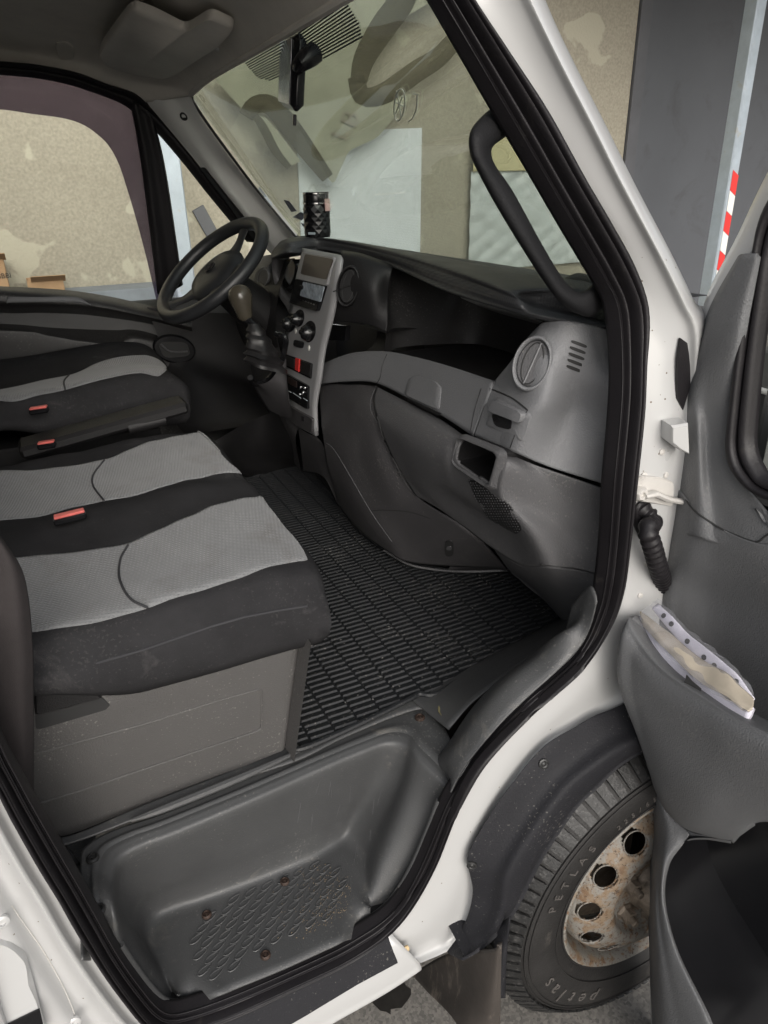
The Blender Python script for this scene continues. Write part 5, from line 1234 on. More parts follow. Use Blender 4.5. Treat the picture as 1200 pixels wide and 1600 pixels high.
inset('seat_panel', [(-60, 818), (15, 812), (83, 802), (162, 783), (250, 762), (333, 742), (368, 739), (378, 741)], [(-60, 740), (6, 735), (83, 731), (158, 719), (250, 687), (300, 676), (316, 675), (324, 677)], hb_fun, M['cloth'], bench)
inset('seat_panel', [(-30, 640), (20, 640), (60, 618), (100, 610), (165, 592), (215, 583), (255, 583), (270, 587)], [(-30, 615), (10, 608), (60, 596), (110, 586), (150, 568), (195, 557), (222, 556), (234, 558)], hd_fun, M['cloth'], dseat)
def seam(path, fun, parent, r=.0019, m_=None):
    p3 = []
    for v in spline([V((x, y, 0)) for x, y in path], 40):
        x, y = onseat(v.x, v.y, fun, .004); p3.append(V((x, y, fun(x, y)+.0045)))
    MB().tube(p3, r, 8).build('seat_seam', m_ or M['seat_seam'], parent)
seam([(200, 852), (188, 875), (187, 905), (203, 935), (231, 950)], hb_fun, bench)
seam([(163, 719), (146, 742), (146, 760), (163, 783)], hb_fun, bench)
seam([(108, 586), (100, 596), (102, 609)], hd_fun, dseat, .002)
seam([(40, 991), (117, 985), (220, 966), (330, 945), (430, 912), (480, 888)], lambda x, y: hb_fun(x, y)-.004, bench, .0015) if False else None
# side piping along the cushion
sp_ = [V((x, BY0-.009, hb_fun(x, BY0)-.012)) for x in [-.5+.05*k for k in range(17)]]
MB().tube(sp_, .0018, 6).build('side_piping', M['seat_seam'], bench)
# buckles
def buckle(px, py, L, m_=M['buckle'], Y=None, Z=None, ang=0):
    p = P(px, py, Z=Z) if Z else P(px, py, Y=Y)
    r_ = Matrix.Rotation(rad(ang), 3, 'Z') @ Matrix.Rotation(rad(-4), 3, 'Y')
    b_ = MB().box(p+V((0, 0, -.008)), (L+.004, .020, .012), r_, ch=.003).build('belt_buckle', M['black'], van)
    MB().box(p+V((0, 0, .0005)), (L, .016, .005), r_, ch=.0015).build('release_button', m_, b_)
buckle(108, 803, .052, Z=1.118)
buckle(60, 637, .040, Y=1.90, ang=-12)
buckle(72, 691, .036, Y=1.78, ang=-12)
# seat base
sb = [
 G([(471, 990, .93, 'Y'), (452, 1182, .945, 'Y')]),
]
bx1 = P(447, 1172, Y=.948).x
def basept(px, py, off=0): return P(px, py, Y=.948+off)
tl = [basept(x, y) for x, y in [(-60, 1128), (20, 1103), (120, 1092), (200, 1060), (300, 1036), (400, 1006), (458, 992)]]
bl_ = [basept(x, y) for x, y in [(-40, 1290), (40, 1285), (93, 1307), (200, 1268), (300, 1230), (380, 1198), (434, 1176)]]
sbf = surf('seat_base', [[p+V((0, .05, .02)) for p in tl], tl, [a.lerp(b, .35)+V((0, -.004, 0)) for a, b in zip(tl, bl_)], [a.lerp(b, .7)+V((0, -.003, 0)) for a, b in zip(tl, bl_)], bl_], M['base'], van, th=0, nu=60, nv=6)
# front of the base with rounded corner
A_ = tl[-1]; B_ = bl_[-1]
surf('seat_base_front', [[A_, B_], [A_+V((.009, .001, 0)), B_+V((.009, .001, 0))], [A_+V((.015, .007, 0)), B_+V((.015, .007, 0))], [A_+V((.018, .022, 0)), B_+V((.018, .022, 0))], [V((A_.x+.018, 1.7, A_.z)), V((B_.x+.018, 1.7, B_.z))]], M['base'], van, th=0, nu=20, nv=5)
# embossed panel lines on base
def onbase(l, off=-.0035): return [P(x, y, Y=.948+off) for x, y in l]
MB().tube(spline(onbase([(56, 1257), (120, 1237), (230, 1200), (340, 1163), (400, 1143), (408, 1138), (409, 1130), (409, 1080), (405, 1077), (340, 1095), (230, 1130), (120, 1160), (56, 1178)]), 120, linear=True), .0022, 8, flat=1).build('base_emboss', M['base'], sbf)
# dark slot under the cushion, belt anchor
h = (P(100, 1110, Y=.944), V((0, -1, 0)))
plate('base_slot', rrect([(54, 1098), (110, 1086), (150, 1082), (172, 1100), (165, 1108), (56, 1140)], .12, 3), M['ink'], sbf, h, out=.002, deep=.001, ch=0)
plate('slot_lip', rrect([(54, 1060), (100, 1072), (150, 1080), (160, 1088), (100, 1105), (54, 1115)], .12, 3), M['plastic_dk'], sbf, (h[0]+V((0, -.003, 0)), h[1]), out=.006, deep=.001, ch=.003)
slab('driver_seat_base', -.5, .26, 1.98, 2.42, FL-.002, 1.05, M['plastic_dk'], van)
# backrests
def backrest(name, x, y0, y1, z0, z1, dz, parent=van):
    vs = []; fs = []; nu, nv = 24, 28
    for j in range(nv+1):
        t = j/nv; z = z0+(z1-z0)*t; xc = x-.16*t
        for i in range(nu):
            a = 2*math.pi*i/nu; ca, sa = math.cos(a), math.sin(a)
            sx_ = abs(ca)**.6*(1 if ca > 0 else -1); sy_ = abs(sa)**.4*(1 if sa > 0 else -1)
            k = 1-.9*max(0, (t-.93)/.07)**2*.5-.3*max(0, (.06-t)/.06)**2
            vs.append(V((xc+sx_*.075*k, (y0+y1)/2+sy_*(y1-y0)/2*k, z)))
    for j in range(nv):
        for i in range(nu): l = (i+1) % nu; fs.append((j*nu+i, j*nu+l, (j+1)*nu+l, (j+1)*nu+i))
    fs.append(tuple(range(nu-1, -1, -1))); fs.append(tuple(nv*nu+k for k in range(nu)))
    return link(name, vs, fs, M['fabric_dk'], parent, angle=60)
backrest('backrest', -.235, .97, 1.34, 1.02, 1.68, 0)
backrest('backrest', -.215, 1.35, 1.72, 1.02, 1.68, 0)
backrest('backrest', -.225, 1.96, 2.46, 1.12, 1.78, 0)
# belt webbing
bw = [[P(x, y, Y=.86) for x, y in [(-40, 840), (-14, 900), (-6, 1000), (-4, 1100), (-2, 1250)]], [P(x, y, Y=.855) for x, y in [(-12, 830), (18, 890), (30, 1000), (33, 1100), (36, 1245)]], [P(x, y, Y=.87) for x, y in [(2, 838), (38, 900), (51, 1000), (53, 1100), (53, 1240)]]]
surf('seat_belt', bw, M['belt'], van, th=.002, nu=40, nv=8)
surf('pillar_lining', [[P(x, y, Y=.90) for x, y in [(-60, 900), (-40, 1100), (-10, 1240), (60, 1345), (128, 1352)]], [P(x, y, Y=.93) for x, y in [(-20, 1000), (0, 1150), (40, 1250), (60, 1262), (95, 1308)]]], M['plastic_dk'], van, th=0, nu=20, nv=4)

# ---- grab handle on the passenger pillar
def gh(px, py, Y): return P(px, py, Y=Y)
pth = [gh(825, 160, .885), gh(790, 184, .875), gh(764, 204, .85), gh(752, 228, .845), gh(757, 258, .845), gh(788, 310, .84), gh(815, 356, .835), gh(838, 397, .83), gh(866, 440, .825), gh(888, 466, .82), gh(914, 474, .83), gh(938, 456, .845), gh(965, 425, .87)]
pth_s = spline(pth, 90); rr_ = []
for k in range(91):
    t = k/90; rr_.append(.0170+.010*math.exp(-((t-.03)/.10)**2)+.004*math.exp(-((t-.2)/.05)**2)+.008*math.exp(-((t-.97)/.07)**2)+.003*math.exp(-((t-.82)/.05)**2))
hL = [(800, 138), (772, 165), (748, 187), (735, 206), (733, 230), (741, 257), (775, 321), (822, 398), (856, 449), (876, 473), (905, 491), (928, 493), (958, 466), (985, 440)]
hR = [(822, 186), (806, 202), (788, 215), (771, 228), (768, 242), (776, 262), (802, 300), (843, 375), (872, 424), (890, 447), (906, 456), (922, 448), (940, 424), (965, 395)]
hY = [.875, .862, .85, .842, .84, .838, .835, .83, .826, .824, .824, .826, .836, .85]
def hrow(t, dy): return [P(a[0]+(b[0]-a[0])*t, a[1]+(b[1]-a[1])*t, Y=y+dy) for a, b, y in zip(hL, hR, hY)]
surf('grab_handle', [hrow(.30, .036), hrow(.04, .030), hrow(0, .014), hrow(.10, .002), hrow(.35, -.004), hrow(.65, -.004), hrow(.90, .002), hrow(1, .014), hrow(.96, .030), hrow(.7, .036), hrow(.30, .036)], M['handle'], van, th=0, nu=90, nv=4)
# inner pillar lining between glass and seal
surf('inner_pillar_trim', [[wspt(x, y, -.004) for x, y in [(640, -60), (676, 0), (728, 90), (775, 152), (812, 220), (850, 280), (900, 365), (936, 426), (946, 470)]], [PS(x, y, .03) for x, y in [(655, -60), (688, 0), (740, 90), (788, 165), (830, 245), (872, 320), (915, 400), (944, 450), (955, 500)]], [PS(x, y, .012) for x, y in [(690, -60), (712, 0), (762, 95), (812, 180), (860, 265), (905, 345), (940, 415), (966, 468), (975, 520)]]], M['rubber'], van, th=.003, nu=50, nv=4)
M['pil2'] = M['pillar_trim']
surf('pillar_foot_trim', [[P(945, 470, Y=.85), P(948, 520, Y=.845), P(953, 565, Y=.84), P(960, 584, Y=.83)], [P(968, 455, Y=.815), P(966, 520, Y=.81), P(968, 560, Y=.81), P(964, 584, Y=.81)]], M['pillar_trim'], van, th=0, nu=16, nv=4)

# scuffs in the step well and crumbs on the mat
rnd = random.Random(11)
for k in range(16):
    x = rnd.uniform(470, 665); y = rnd.uniform(1215, 1400)
    L_ = rnd.uniform(12, 34); dx = rnd.uniform(-.35, .05)*L_
    pp = []
    for t in range(5):
        h = hit(x+dx*t/4, y+L_*t/4, step, near=False)
        if h: pp.append(h[0]+h[1]*.0001)
    if len(pp) > 2: MB().tube(pp, rnd.uniform(.0002, .00042), 5).build('scratch', M['wear'], step)
M['crumb'] = mat('crumb', (.16, .155, .15), .9)
mb = MB()
for k in range(150):
    x = rnd.uniform(455, 860); y = rnd.uniform(740, 1160)
    p = P(x, y, Z=mz+.003)
    if not dist_in(p.x, p.y, .02): continue
    r_ = rnd.uniform(.0004, .0014); mb.box(p, (r_*2, r_*1.4, r_), Matrix.Rotation(rnd.uniform(0, 3), 3, 'Z'))
o = mb.build('floor_crumbs', M['crumb'], smooth=False); o['kind'] = 'stuff'; o['label'] = 'small pale crumbs and grit scattered over the rubber floor mat'; o['category'] = 'crumbs'
M['chip'] = mat('paint_chip', (.16, .13, .10), .8)
mb = MB()
for k in range(26):
    x = rnd.uniform(985, 1060); y = rnd.uniform(380, 900)
    h = hit(x, y, dpil, near=False)
    if h: mb.lathe([(rnd.uniform(.0005, .0016), 0), (.0003, .0004)], h[0], h[1], 7)
for (x, y) in ((60, 1440), (22, 1460), (80, 1500), (130, 1560), (30, 1380), (14, 1350), (690, 1380), (660, 1440), (780, 1230), (860, 1140), (735, 1300), (950, 1060)):
    for o_ in (dpil, bpl):
        h = hit(x, y, o_, near=False)
        if h: mb.lathe([(.0012, 0), (.0004, .0004)], h[0], h[1], 7)
o = mb.build('paint_chips', M['chip'], dpil, smooth=False); o['kind'] = 'stuff'
# grime line where the seal meets the paint
M['grime'] = mat('grime_line', (.22, .20, .17), .9, .3, 60)
gp = []
for (x, y) in seal_out[1:20]:
    h = hit(x+6, y, dpil, near=False)
    if h: gp.append(h[0]+V((0, -.0003, 0)))
if len(gp) > 3: MB().tube(spline(gp, 140), .0012, 5).build('grime_line', M['grime'], dpil)
for (x, y) in ((1006, 742), (1040, 742), (990, 782), (1034, 706), (1010, 880), (1000, 930)):
    h = hit(x, y, dpil, near=False)
    if h: MB().lathe([(.005, 0), (.0048, .002), (.003, .003)], h[0], h[1], 10).build('panel_bolt', M['plate_steel'], dpil)
# ================================================================== WHEEL
wc = V((.905, .69, .355)); yv = V((0, -1, 0))    # hub axis towards the camera side
def ring_prof(prof, name, m_, parent, n=96, angle=40):
    vs = []; fs = []
    for r_, y in prof:
        for k in range(n):
            a = 2*math.pi*k/n; vs.append(V((wc.x+math.cos(a)*r_, wc.y+y, wc.z+math.sin(a)*r_)))
    for i in range(len(prof)-1):
        for k in range(n): l = (k+1) % n; fs.append((i*n+k, i*n+l, (i+1)*n+l, (i+1)*n+k))
    return link(name, vs, fs, m_, parent, angle=angle)
wheel = ring_prof([(.212, .035), (.216, .012), (.226, .002), (.25, -.010), (.285, -.014), (.315, -.008), (.332, .004), (.343, .016), (.350, .024), (.3545, .034), (.355, .06), (.3555, .115), (.355, .17), (.3535, .195), (.343, .214), (.315, .232), (.27, .236), (.225, .22), (.212, .19)], 'wheel', M['tyre'], van)
# tread blocks
mb = MB(); NB = 84
for k in range(NB):
    a0 = 2*math.pi*k/NB
    for (ya, yb, sk, hh_) in ((.020, .060, .34, .010), (.070, .108, -.30, .009), (.120, .156, .30, .009), (.168, .206, -.34, .010)):
        pts = []
        wd = 2*math.pi/NB*.66
        for (da, y) in ((0, ya), (wd, ya), (wd, yb), (0, yb)):
            a = a0+da+sk*(y-ya)/(yb-ya)*.12+(.03 if ya > .1 else 0)
            r_ = .3535 if .03 < y < .2 else .349
            pts.append((a, y, r_))
        lo = [V((wc.x+math.cos(a)*(r_-.002), wc.y+y, wc.z+math.sin(a)*(r_-.002))) for a, y, r_ in pts]
        hi = [V((wc.x+math.cos(a)*(r_+hh_), wc.y+y, wc.z+math.sin(a)*(r_+hh_))) for a, y, r_ in pts]
        mb.add(lo+hi, [(4, 5, 6, 7), (0, 1, 5, 4), (1, 2, 6, 5), (2, 3, 7, 6), (3, 0, 4, 7)])
    # shoulder lugs
    a = a0; wd = 2*math.pi/NB*.70
    l1 = [V((wc.x+math.cos(t)*r_, wc.y+y, wc.z+math.sin(t)*r_)) for (t, r_, y) in ((a, .325, -.006), (a+wd, .325, -.006), (a+wd, .3555, .022), (a, .3555, .022))]
    l2 = [V((wc.x+math.cos(t)*r_, wc.y+y, wc.z+math.sin(t)*r_)) for (t, r_, y) in ((a, .327, -.0095), (a+wd, .327, -.0095), (a+wd, .360, .018), (a, .360, .018))]
    mb.add(l1+l2, [(4, 5, 6, 7), (0, 1, 5, 4), (1, 2, 6, 5), (2, 3, 7, 6), (3, 0, 4, 7)])
mb.build('tread', M['tread'], wheel, smooth=False)
for r_, y, t in ((.318, -.0085, .0014), (.309, -.011, .001), (.246, -.0095, .0014), (.222, .003, .002)):
    MB().tube([V((wc.x+math.cos(a)*r_, wc.y+y, wc.z+math.sin(a)*r_)) for a in [2*math.pi*k/96 for k in range(96)]], t, 6, closed=True).build('sidewall_ring', M['tyre'], wheel)
# raised lettering on the sidewall
M['tletter'] = mat('tyre_letter', (.085, .078, .072), .7, .2, 40)
def arc_text(s, a0, r_, size, step):
    for i, ch_ in enumerate(s):
        a = rad(a0-i*step); up_ = V((math.cos(a), 0, math.sin(a))); rt = V((math.sin(a), 0, -math.cos(a)))
        if ch_ == ' ': continue
        text(ch_, 'sidewall_letter', size, V((wc.x, wc.y-.0145, wc.z))+up_*r_, facing(rt, up_), M['tletter'], wheel, .0008)
arc_text('petlas', 232, .283, .040, -7.2) if False else arc_text('petlas', 242, .283, .044, 7.6)
arc_text('PETLAS', 160, .285, .026, 5.5)
arc_text('225/65 R16', 120, .270, .016, 3.6)
# rim
rimo = ring_prof([(.222, .004), (.217, .000), (.210, .006), (.206, .020), (.203, .045), (.200, .075), (.192, .10), (.188, .15), (.19, .19)], 'rim_barrel', M['rim'], wheel)
# disc with oval hand holes : polar grid with faces removed
vs = []; fs = []; NA, NR = 240, 44
prof = [(.196, .10), (.194, .060), (.190, .034), (.182, .016), (.170, .004), (.155, -.006), (.140, -.013), (.126, -.016), (.116, -.015), (.110, -.008), (.104, -.002), (.098, .001), (.070, .002), (.040, .002)]
pr = spline([V((a, b, 0)) for a, b in prof], NR)
for p in pr:
    for k in range(NA):
        a = 2*math.pi*k/NA; vs.append(V((wc.x+math.cos(a)*p.x, wc.y+p.y, wc.z+math.sin(a)*p.x)))
for i in range(NR):
    for k in range(NA):
        rm = (pr[i].x+pr[i+1].x)/2; am = 2*math.pi*(k+.5)/NA; skip = False
        for h_ in range(12):
            ah = 2*math.pi*(h_+.85)/12; da = (am-ah+math.pi) % (2*math.pi)-math.pi
            if (da*rm/.0245)**2+((rm-.163)/.0205)**2 < 1: skip = True; break
        if not skip: l = (k+1) % NA; fs.append((i*NA+k, i*NA+l, (i+1)*NA+l, (i+1)*NA+k))
rd = link('rim_disc', vs, fs, M['rim'], wheel); s_ = rd.modifiers.new('thickness', 'SOLIDIFY'); s_.thickness = .005; s_.offset = 0
for h_ in range(12):
    ah = 2*math.pi*(h_+.85)/12; up_ = V((math.cos(ah), 0, math.sin(ah))); rt = V((-math.sin(ah), 0, math.cos(ah)))
    c = V((wc.x, wc.y+.000, wc.z))+up_*.163
    MB().tube([c+rt*math.cos(t)*.0248+up_*math.sin(t)*.0208+V((0, .009*math.sin(t), 0)) for t in [2*math.pi*k/24 for k in range(24)]], .0015, 6, closed=True).build('hand_hole_edge', M['rim'], wheel)
c = wc+V((0, .002, 0))
MB().lathe([(.060, 0), (.058, .010), (.052, .016), (.050, .040), (.045, .048), (.030, .052), (.0, .053)], c, yv, 36, cap=False).build('hub', M['bolt'], wheel)
for k in range(6):
    a = 2*math.pi*(k+.5)/6; cc = c+V((math.cos(a)*.080, 0, math.sin(a)*.080))
    MB().lathe([(.021, 0), (.020, .006), (.0155, .010), (.0155, .024)], cc, yv, 6).lathe([(.008, .02), (.008, .036), (.006, .038)], cc, yv, 12).build('wheel_nut', M['bolt'], wheel, angle=25)
MB().lathe([(.18, -.11), (.18, -.09), (.05, -.085)], c, yv, 36).build('brake_disc', M['bolt'], wheel)
# ---- wheel arch liner: px outline at body side, wraps inwards
al = [(1085, 1062), (1060, 1066), (1010, 1088), (960, 1110), (932, 1121), (905, 1137), (850, 1172), (795, 1238), (765, 1282), (740, 1325), (733, 1348), (738, 1372), (741, 1395), (736, 1425), (722, 1460), (701, 1490)]
ai = [(1100, 1130), (1062, 1142), (1015, 1165), (975, 1188), (955, 1203), (930, 1228), (895, 1262), (850, 1328), (830, 1364), (814, 1397), (793, 1435), (768, 1464), (743, 1485), (718, 1499)]
A_ = evenly([PS(x, y, -.018) for x, y in al], 90); B_ = evenly([PS(x, y, -.060) for x, y in ai], 90); am = [a.lerp(b, .42)+V((0, -.018, 0)) for a, b in zip(A_, B_)]
def lrow(t, h):
    out = []
    for k, (a, b) in enumerate(zip(A_, B_)):
        f = min(1, (len(A_)-1-k)/16); f = f*f*(3-2*f); out.append(a.lerp(b, t)+V((0, h*f, 0)))
    return out
lin = surf('wheel_arch_liner', [[p+V((0, .005, 0)) for p in A_], A_, lrow(.38, -.006), lrow(.47, -.026), lrow(.75, -.016), B_, [b+V((.012, .012, -.004)) for b in B_], [b+V((.02, .16, .0)) for b in B_], [b+V((.03, .24, .0)) for b in B_]], M['liner'], van, th=.0, nu=90, nv=4)
for x, y in ((849, 1193), (737, 1351)):
    h = hit(x, y, lin)
    if h: MB().lathe([(.009, -.001), (.0085, .003), (.006, .004), (.004, .003), (.002, .0045)], h[0], h[1], 16).build('liner_screw', M['screw_dk'], lin)
mb = MB()
mb.box((1.02, .98, .735), (.7, .36, .012)).box((1.40, .96, .5), (.03, .5, .45)).box((.95, 1.2, .5), (.85, .02, .46)); mb.build('arch_inner', M['plastic_dk'], van, smooth=False)
# mud flap
fp = [P(640, 1515, X=.50), P(725, 1488, X=.50), P(782, 1478, X=.50), P(785, 1560, X=.50), P(778, 1660, X=.50), P(720, 1670, X=.5)]
fp = [V((.50, .735, .44)), V((.50, .80, .46)), V((.50, .97, .46)), V((.50, .97, .12)), V((.50, .735, .12))]
fpx = [(640, 1520), (700, 1488), (782, 1440), (785, 1500), (786, 1560), (780, 1640), (715, 1640)]
flap = surf('mud_flap', [[P(642, 1522, X=.47), P(700, 1490, X=.48), P(768, 1484, X=.49), P(784, 1476, X=.50)], [P(668, 1550, X=.455), P(706, 1540, X=.47), P(765, 1532, X=.485), P(783, 1525, X=.50)], [P(708, 1592, X=.45), P(730, 1592, X=.46), P(762, 1590, X=.48), P(782, 1588, X=.50)], [P(740, 1650, X=.45), P(752, 1650, X=.46), P(770, 1650, X=.48), P(780, 1650, X=.50)]], M['flap'], van, th=.006, nu=24, nv=8)
surf('flap_bracket', [[P(768, 1455, X=.52), P(786, 1440, X=.53), P(796, 1432, X=.53)], [P(772, 1500, X=.515), P(784, 1498, X=.52), P(792, 1496, X=.53)], [P(782, 1560, X=.51), P(787, 1560, X=.52), P(790, 1560, X=.53)]], M['liner'], van, th=.003, nu=10, nv=6)
surf('front_wing', [[V((1.0, .705, 1.36)), V((1.0, .70, 1.2)), V((1.0, .70, 1.0)), V((1.0, .70, .84))], [V((1.3, .70, 1.30)), V((1.3, .69, 1.1)), V((1.25, .69, .95)), V((1.15, .70, .80))], [V((1.75, .80, 1.1)), V((1.7, .74, .9)), V((1.6, .73, .7)), V((1.4, .72, .5))]], M['white'], van, th=.004, nu=30, nv=8, face=(1, -3, 1))

# ================================================================== OPEN PASSENGER DOOR
def D(l):
    return [P(e[0], e[1], X=e[2]) for e in l]
XR = 1330      # door surfaces run on past the picture edge
dtrim = surf('passenger_door', [
 D([(1153, 400, .872), (1158, 397, .856), (1170, 396, .853), (1183, 397, .853), (1189, 402, .862)]),
 D([(1112, 473, .880), (1122, 472, .858), (1142, 470, .852), (1162, 470, .852), (1176, 470, .862)]),
 D([(1086, 545, .885), (1096, 540, .860), (1122, 536, .850), (1148, 535, .850), (1164, 535, .862)]),
 D([(1068, 600, .885), (1080, 612, .858), (1104, 608, .856), (1130, 606, .858), (1152, 606, .868)]),
 D([(1058, 660, .885), (1086, 662, .850), (1104, 668, .862), (1124, 668, .866), (1143, 668, .872)]),
 D([(1050, 730, .885), (1088, 732, .850), (1106, 738, .864), (1126, 738, .868), (1147, 735, .872)]),
 D([(1045, 790, .885), (1086, 800, .850), (1120, 815, .862), (1160, 812, .866), (1188, 790, .872)]),
 D([(1038, 830, .885), (1084, 838, .848), (1125, 850, .858), (1180, 858, .862), (1240, 850, .870)])], M['doorplastic'], van, th=.006, nu=50, nv=8)
surf('door_upper_trim_end', [D([(1188, 790, .872), (1200, 800, .872), (1400, 830, .872)]), D([(1215, 856, .864), (1260, 860, .866), (1420, 900, .87)])], M['doorplastic'], dtrim, th=.005, nu=10, nv=3)
dlow = surf('door_lower_trim', [
 D([(1048, 756, .886), (1064, 770, .862), (1085, 796, .853), (1120, 822, .860), (1178, 848, .860), (1240, 856, .866), (XR, 900, .87)]),
 D([(1042, 800, .886), (1060, 812, .862), (1082, 830, .852), (1120, 850, .858), (1172, 872, .862), (1240, 890, .866), (XR, 930, .87)]),
 D([(1035, 850, .886), (1052, 860, .862), (1076, 872, .856), (1118, 892, .868), (1170, 905, .872), (1240, 930, .872), (XR, 970, .87)]),
 D([(1026, 915, .886), (1042, 925, .866), (1066, 930, .872), (1110, 945, .890), (1160, 960, .892), (1240, 985, .885), (XR, 1030, .87)]),
 D([(1010, 985, .888), (1030, 1010, .875), (1060, 1020, .885), (1110, 1045, .900), (1160, 1065, .90), (1240, 1100, .89), (XR, 1140, .87)]),
 D([(1005, 1060, .90), (1030, 1090, .90), (1060, 1110, .90), (1110, 1145, .905), (1160, 1170, .905), (1240, 1200, .90), (XR, 1230, .88)])], M['doorplastic'], dtrim, th=.004, nu=60, nv=10)
groove('door_seam', [(1048, 756), (1066, 772), (1085, 797), (1120, 822), (1150, 836), (1182, 847), (1196, 838), (1210, 830)], M['ink'], dtrim, [dlow, dtrim], .0014, .001)
# document pocket moulding
pk = surf('door_pocket', [
 D([(1010, 985, .86), (1000, 962, .82), (1030, 1000, .82), (1080, 1050, .82), (1130, 1085, .82), (1190, 1120, .82), (XR, 1190, .82)]),
 D([(1006, 980, .80), (985, 964, .765), (1010, 1008, .755), (1046, 1048, .75), (1100, 1085, .75), (1160, 1122, .75), (XR, 1205, .76)]),
 D([(1004, 990, .80), (977, 974, .75), (1000, 1018, .742), (1038, 1058, .738), (1096, 1096, .738), (1158, 1132, .738), (XR, 1215, .75)]),
 D([(1006, 1010, .84), (968, 1000, .742), (990, 1035, .735), (1028, 1080, .73), (1090, 1118, .73), (1158, 1152, .73), (XR, 1230, .745)]),
 D([(1010, 1060, .86), (965, 1050, .742), (990, 1078, .735), (1028, 1115, .733), (1090, 1150, .732), (1158, 1180, .732), (XR, 1250, .75)]),
 D([(1014, 1105, .86), (974, 1092, .752), (1000, 1125, .745), (1035, 1160, .742), (1092, 1190, .742), (1158, 1210, .742), (XR, 1270, .755)]),
 D([(1024, 1150, .87), (992, 1137, .775), (1012, 1175, .768), (1045, 1215, .763), (1095, 1245, .76), (1155, 1250, .76), (XR, 1280, .77)]),
 D([(1034, 1210, .87), (1010, 1187, .81), (1026, 1235, .80), (1052, 1268, .80), (1092, 1290, .80), (1150, 1294, .80), (1186, 1280, .80)]),
 D([(1040, 1250, .87), (1020, 1225, .84), (1038, 1264, .84), (1066, 1292, .84), (1098, 1304, .84), (1142, 1312, .84), (1180, 1290, .83)])], M['doorplastic'], dtrim, th=.004, nu=84, nv=8)
# column and lower bin with its curved rim
binr = surf('bottle_bin', [
 D([(1008, 1180, .885), (1018, 1240, .885), (1021, 1290, .885), (1016, 1350, .885), (1013, 1420, .885), (1015, 1500, .885), (1019, 1600, .885), (1022, 1680, .885)]),
 D([(1010, 1182, .868), (1021, 1240, .865), (1026, 1290, .855), (1022, 1350, .83), (1020, 1420, .80), (1024, 1500, .78), (1030, 1600, .775), (1036, 1680, .775)]),
 D([(1018, 1210, .860), (1032, 1258, .85), (1040, 1300, .838), (1032, 1350, .815), (1030, 1420, .790), (1042, 1500, .768), (1064, 1600, .76), (1082, 1680, .76)]),
 D([(1030, 1240, .862), (1050, 1282, .848), (1056, 1312, .838), (1040, 1350, .815), (1036, 1410, .793), (1056, 1490, .772), (1098, 1590, .762), (1124, 1670, .76)]),
 D([(1050, 1278, .87), (1075, 1300, .852), (1068, 1318, .845), (1046, 1352, .825), (1040, 1408, .803), (1060, 1486, .782), (1110, 1590, .772), (1138, 1670, .77)])], M['doorplastic'], dtrim, th=.004, nu=80, nv=8)
surf('bin_lip', [
 D([(1068, 1294, .856), (1085, 1303, .852), (1100, 1306, .851), (1142, 1313, .85)]),
 D([(1052, 1335, .85), (1070, 1316, .87), (1100, 1312, .87), (1142, 1318, .87)])], M['doorplastic'], dtrim, th=.003, nu=20, nv=3)
bin_ = [(1068, 1316), (1100, 1309), (1142, 1314), (1165, 1292), (1200, 1280), (XR, 1300), (XR, 1750), (1160, 1700), (1110, 1590), (1060, 1486), (1040, 1408), (1046, 1352)]
bo_ = [P(x, y, X=.81) for x, y in bin_]; bb = [V((.925, p.y+.02, p.z-.01)) for p in bo_]
surf('bin_wall', [D([(1142, 1314, .85), (1100, 1309, .85), (1068, 1316, .845), (1046, 1352, .825), (1040, 1408, .803), (1060, 1486, .782), (1110, 1590, .772), (1138, 1670, .77)]),
 [V((.93, p.y+.02, p.z)) for p in D([(1142, 1320, .85), (1100, 1315, .85), (1068, 1322, .845), (1050, 1355, .825), (1046, 1408, .803), (1066, 1486, .782), (1116, 1590, .772), (1150, 1670, .77)])]], M['black'], dtrim, th=.0, nu=50, nv=4)
MB().box((.945, .25, .70), (.03, 1.1, 1.0)).build('bin_back', M['black'], dtrim, smooth=False)
slab('door_inner_panel', .895, .925, -.35, .34, .46, 1.285, M['doorplastic'], dtrim)
sh_ = [P(1064, 1466, X=.84), P(1090, 1467, X=.90), P(1136, 1552, X=.90), P(1105, 1556, X=.80)]
MB().prism(sh_, (0, 0, -.02), .003).build('bin_shelf', M['plastic_dk'], dtrim)
surf('armrest', [D([(1142, 1314, .85), (1165, 1290, .83), (1200, 1277, .82), (XR, 1290, .80)]), D([(1146, 1318, .86), (1168, 1296, .86), (1200, 1284, .86), (XR, 1300, .86)])], M['doorplastic'], dtrim, th=.006, nu=20, nv=4)
# door metal shell, white edge, glass frame
surf('door_edge', [
 D([(1290, 110, .90), (1200, 268, .90), (1150, 372, .90), (1110, 448, .90), (1093, 503, .90), (1084, 560, .90), (1062, 650, .90), (1049, 760, .90), (1032, 880, .90), (1020, 1000, .90), (1012, 1100, .90), (1012, 1300, .90), (1018, 1680, .90)]),
 D([(1296, 120, .885), (1207, 272, .885), (1158, 376, .885), (1118, 455, .885), (1102, 510, .885), (1095, 560, .886), (1072, 650, .886), (1058, 760, .886), (1040, 880, .886), (1028, 1000, .888), (1020, 1100, .888), (1022, 1300, .888), (1024, 1680, .888)]),
 D([(1320, 140, .872), (1226, 302, .872), (1190, 362, .874), (1165, 430, .878), (1140, 510, .882), (1110, 560, .89), (1085, 650, .892), (1070, 760, .892), (1052, 880, .892), (1040, 1000, .895), (1040, 1100, .895), (1050, 1300, .895), (1050, 1680, .895)])], M['white'], dtrim, th=.003, nu=70, nv=5)
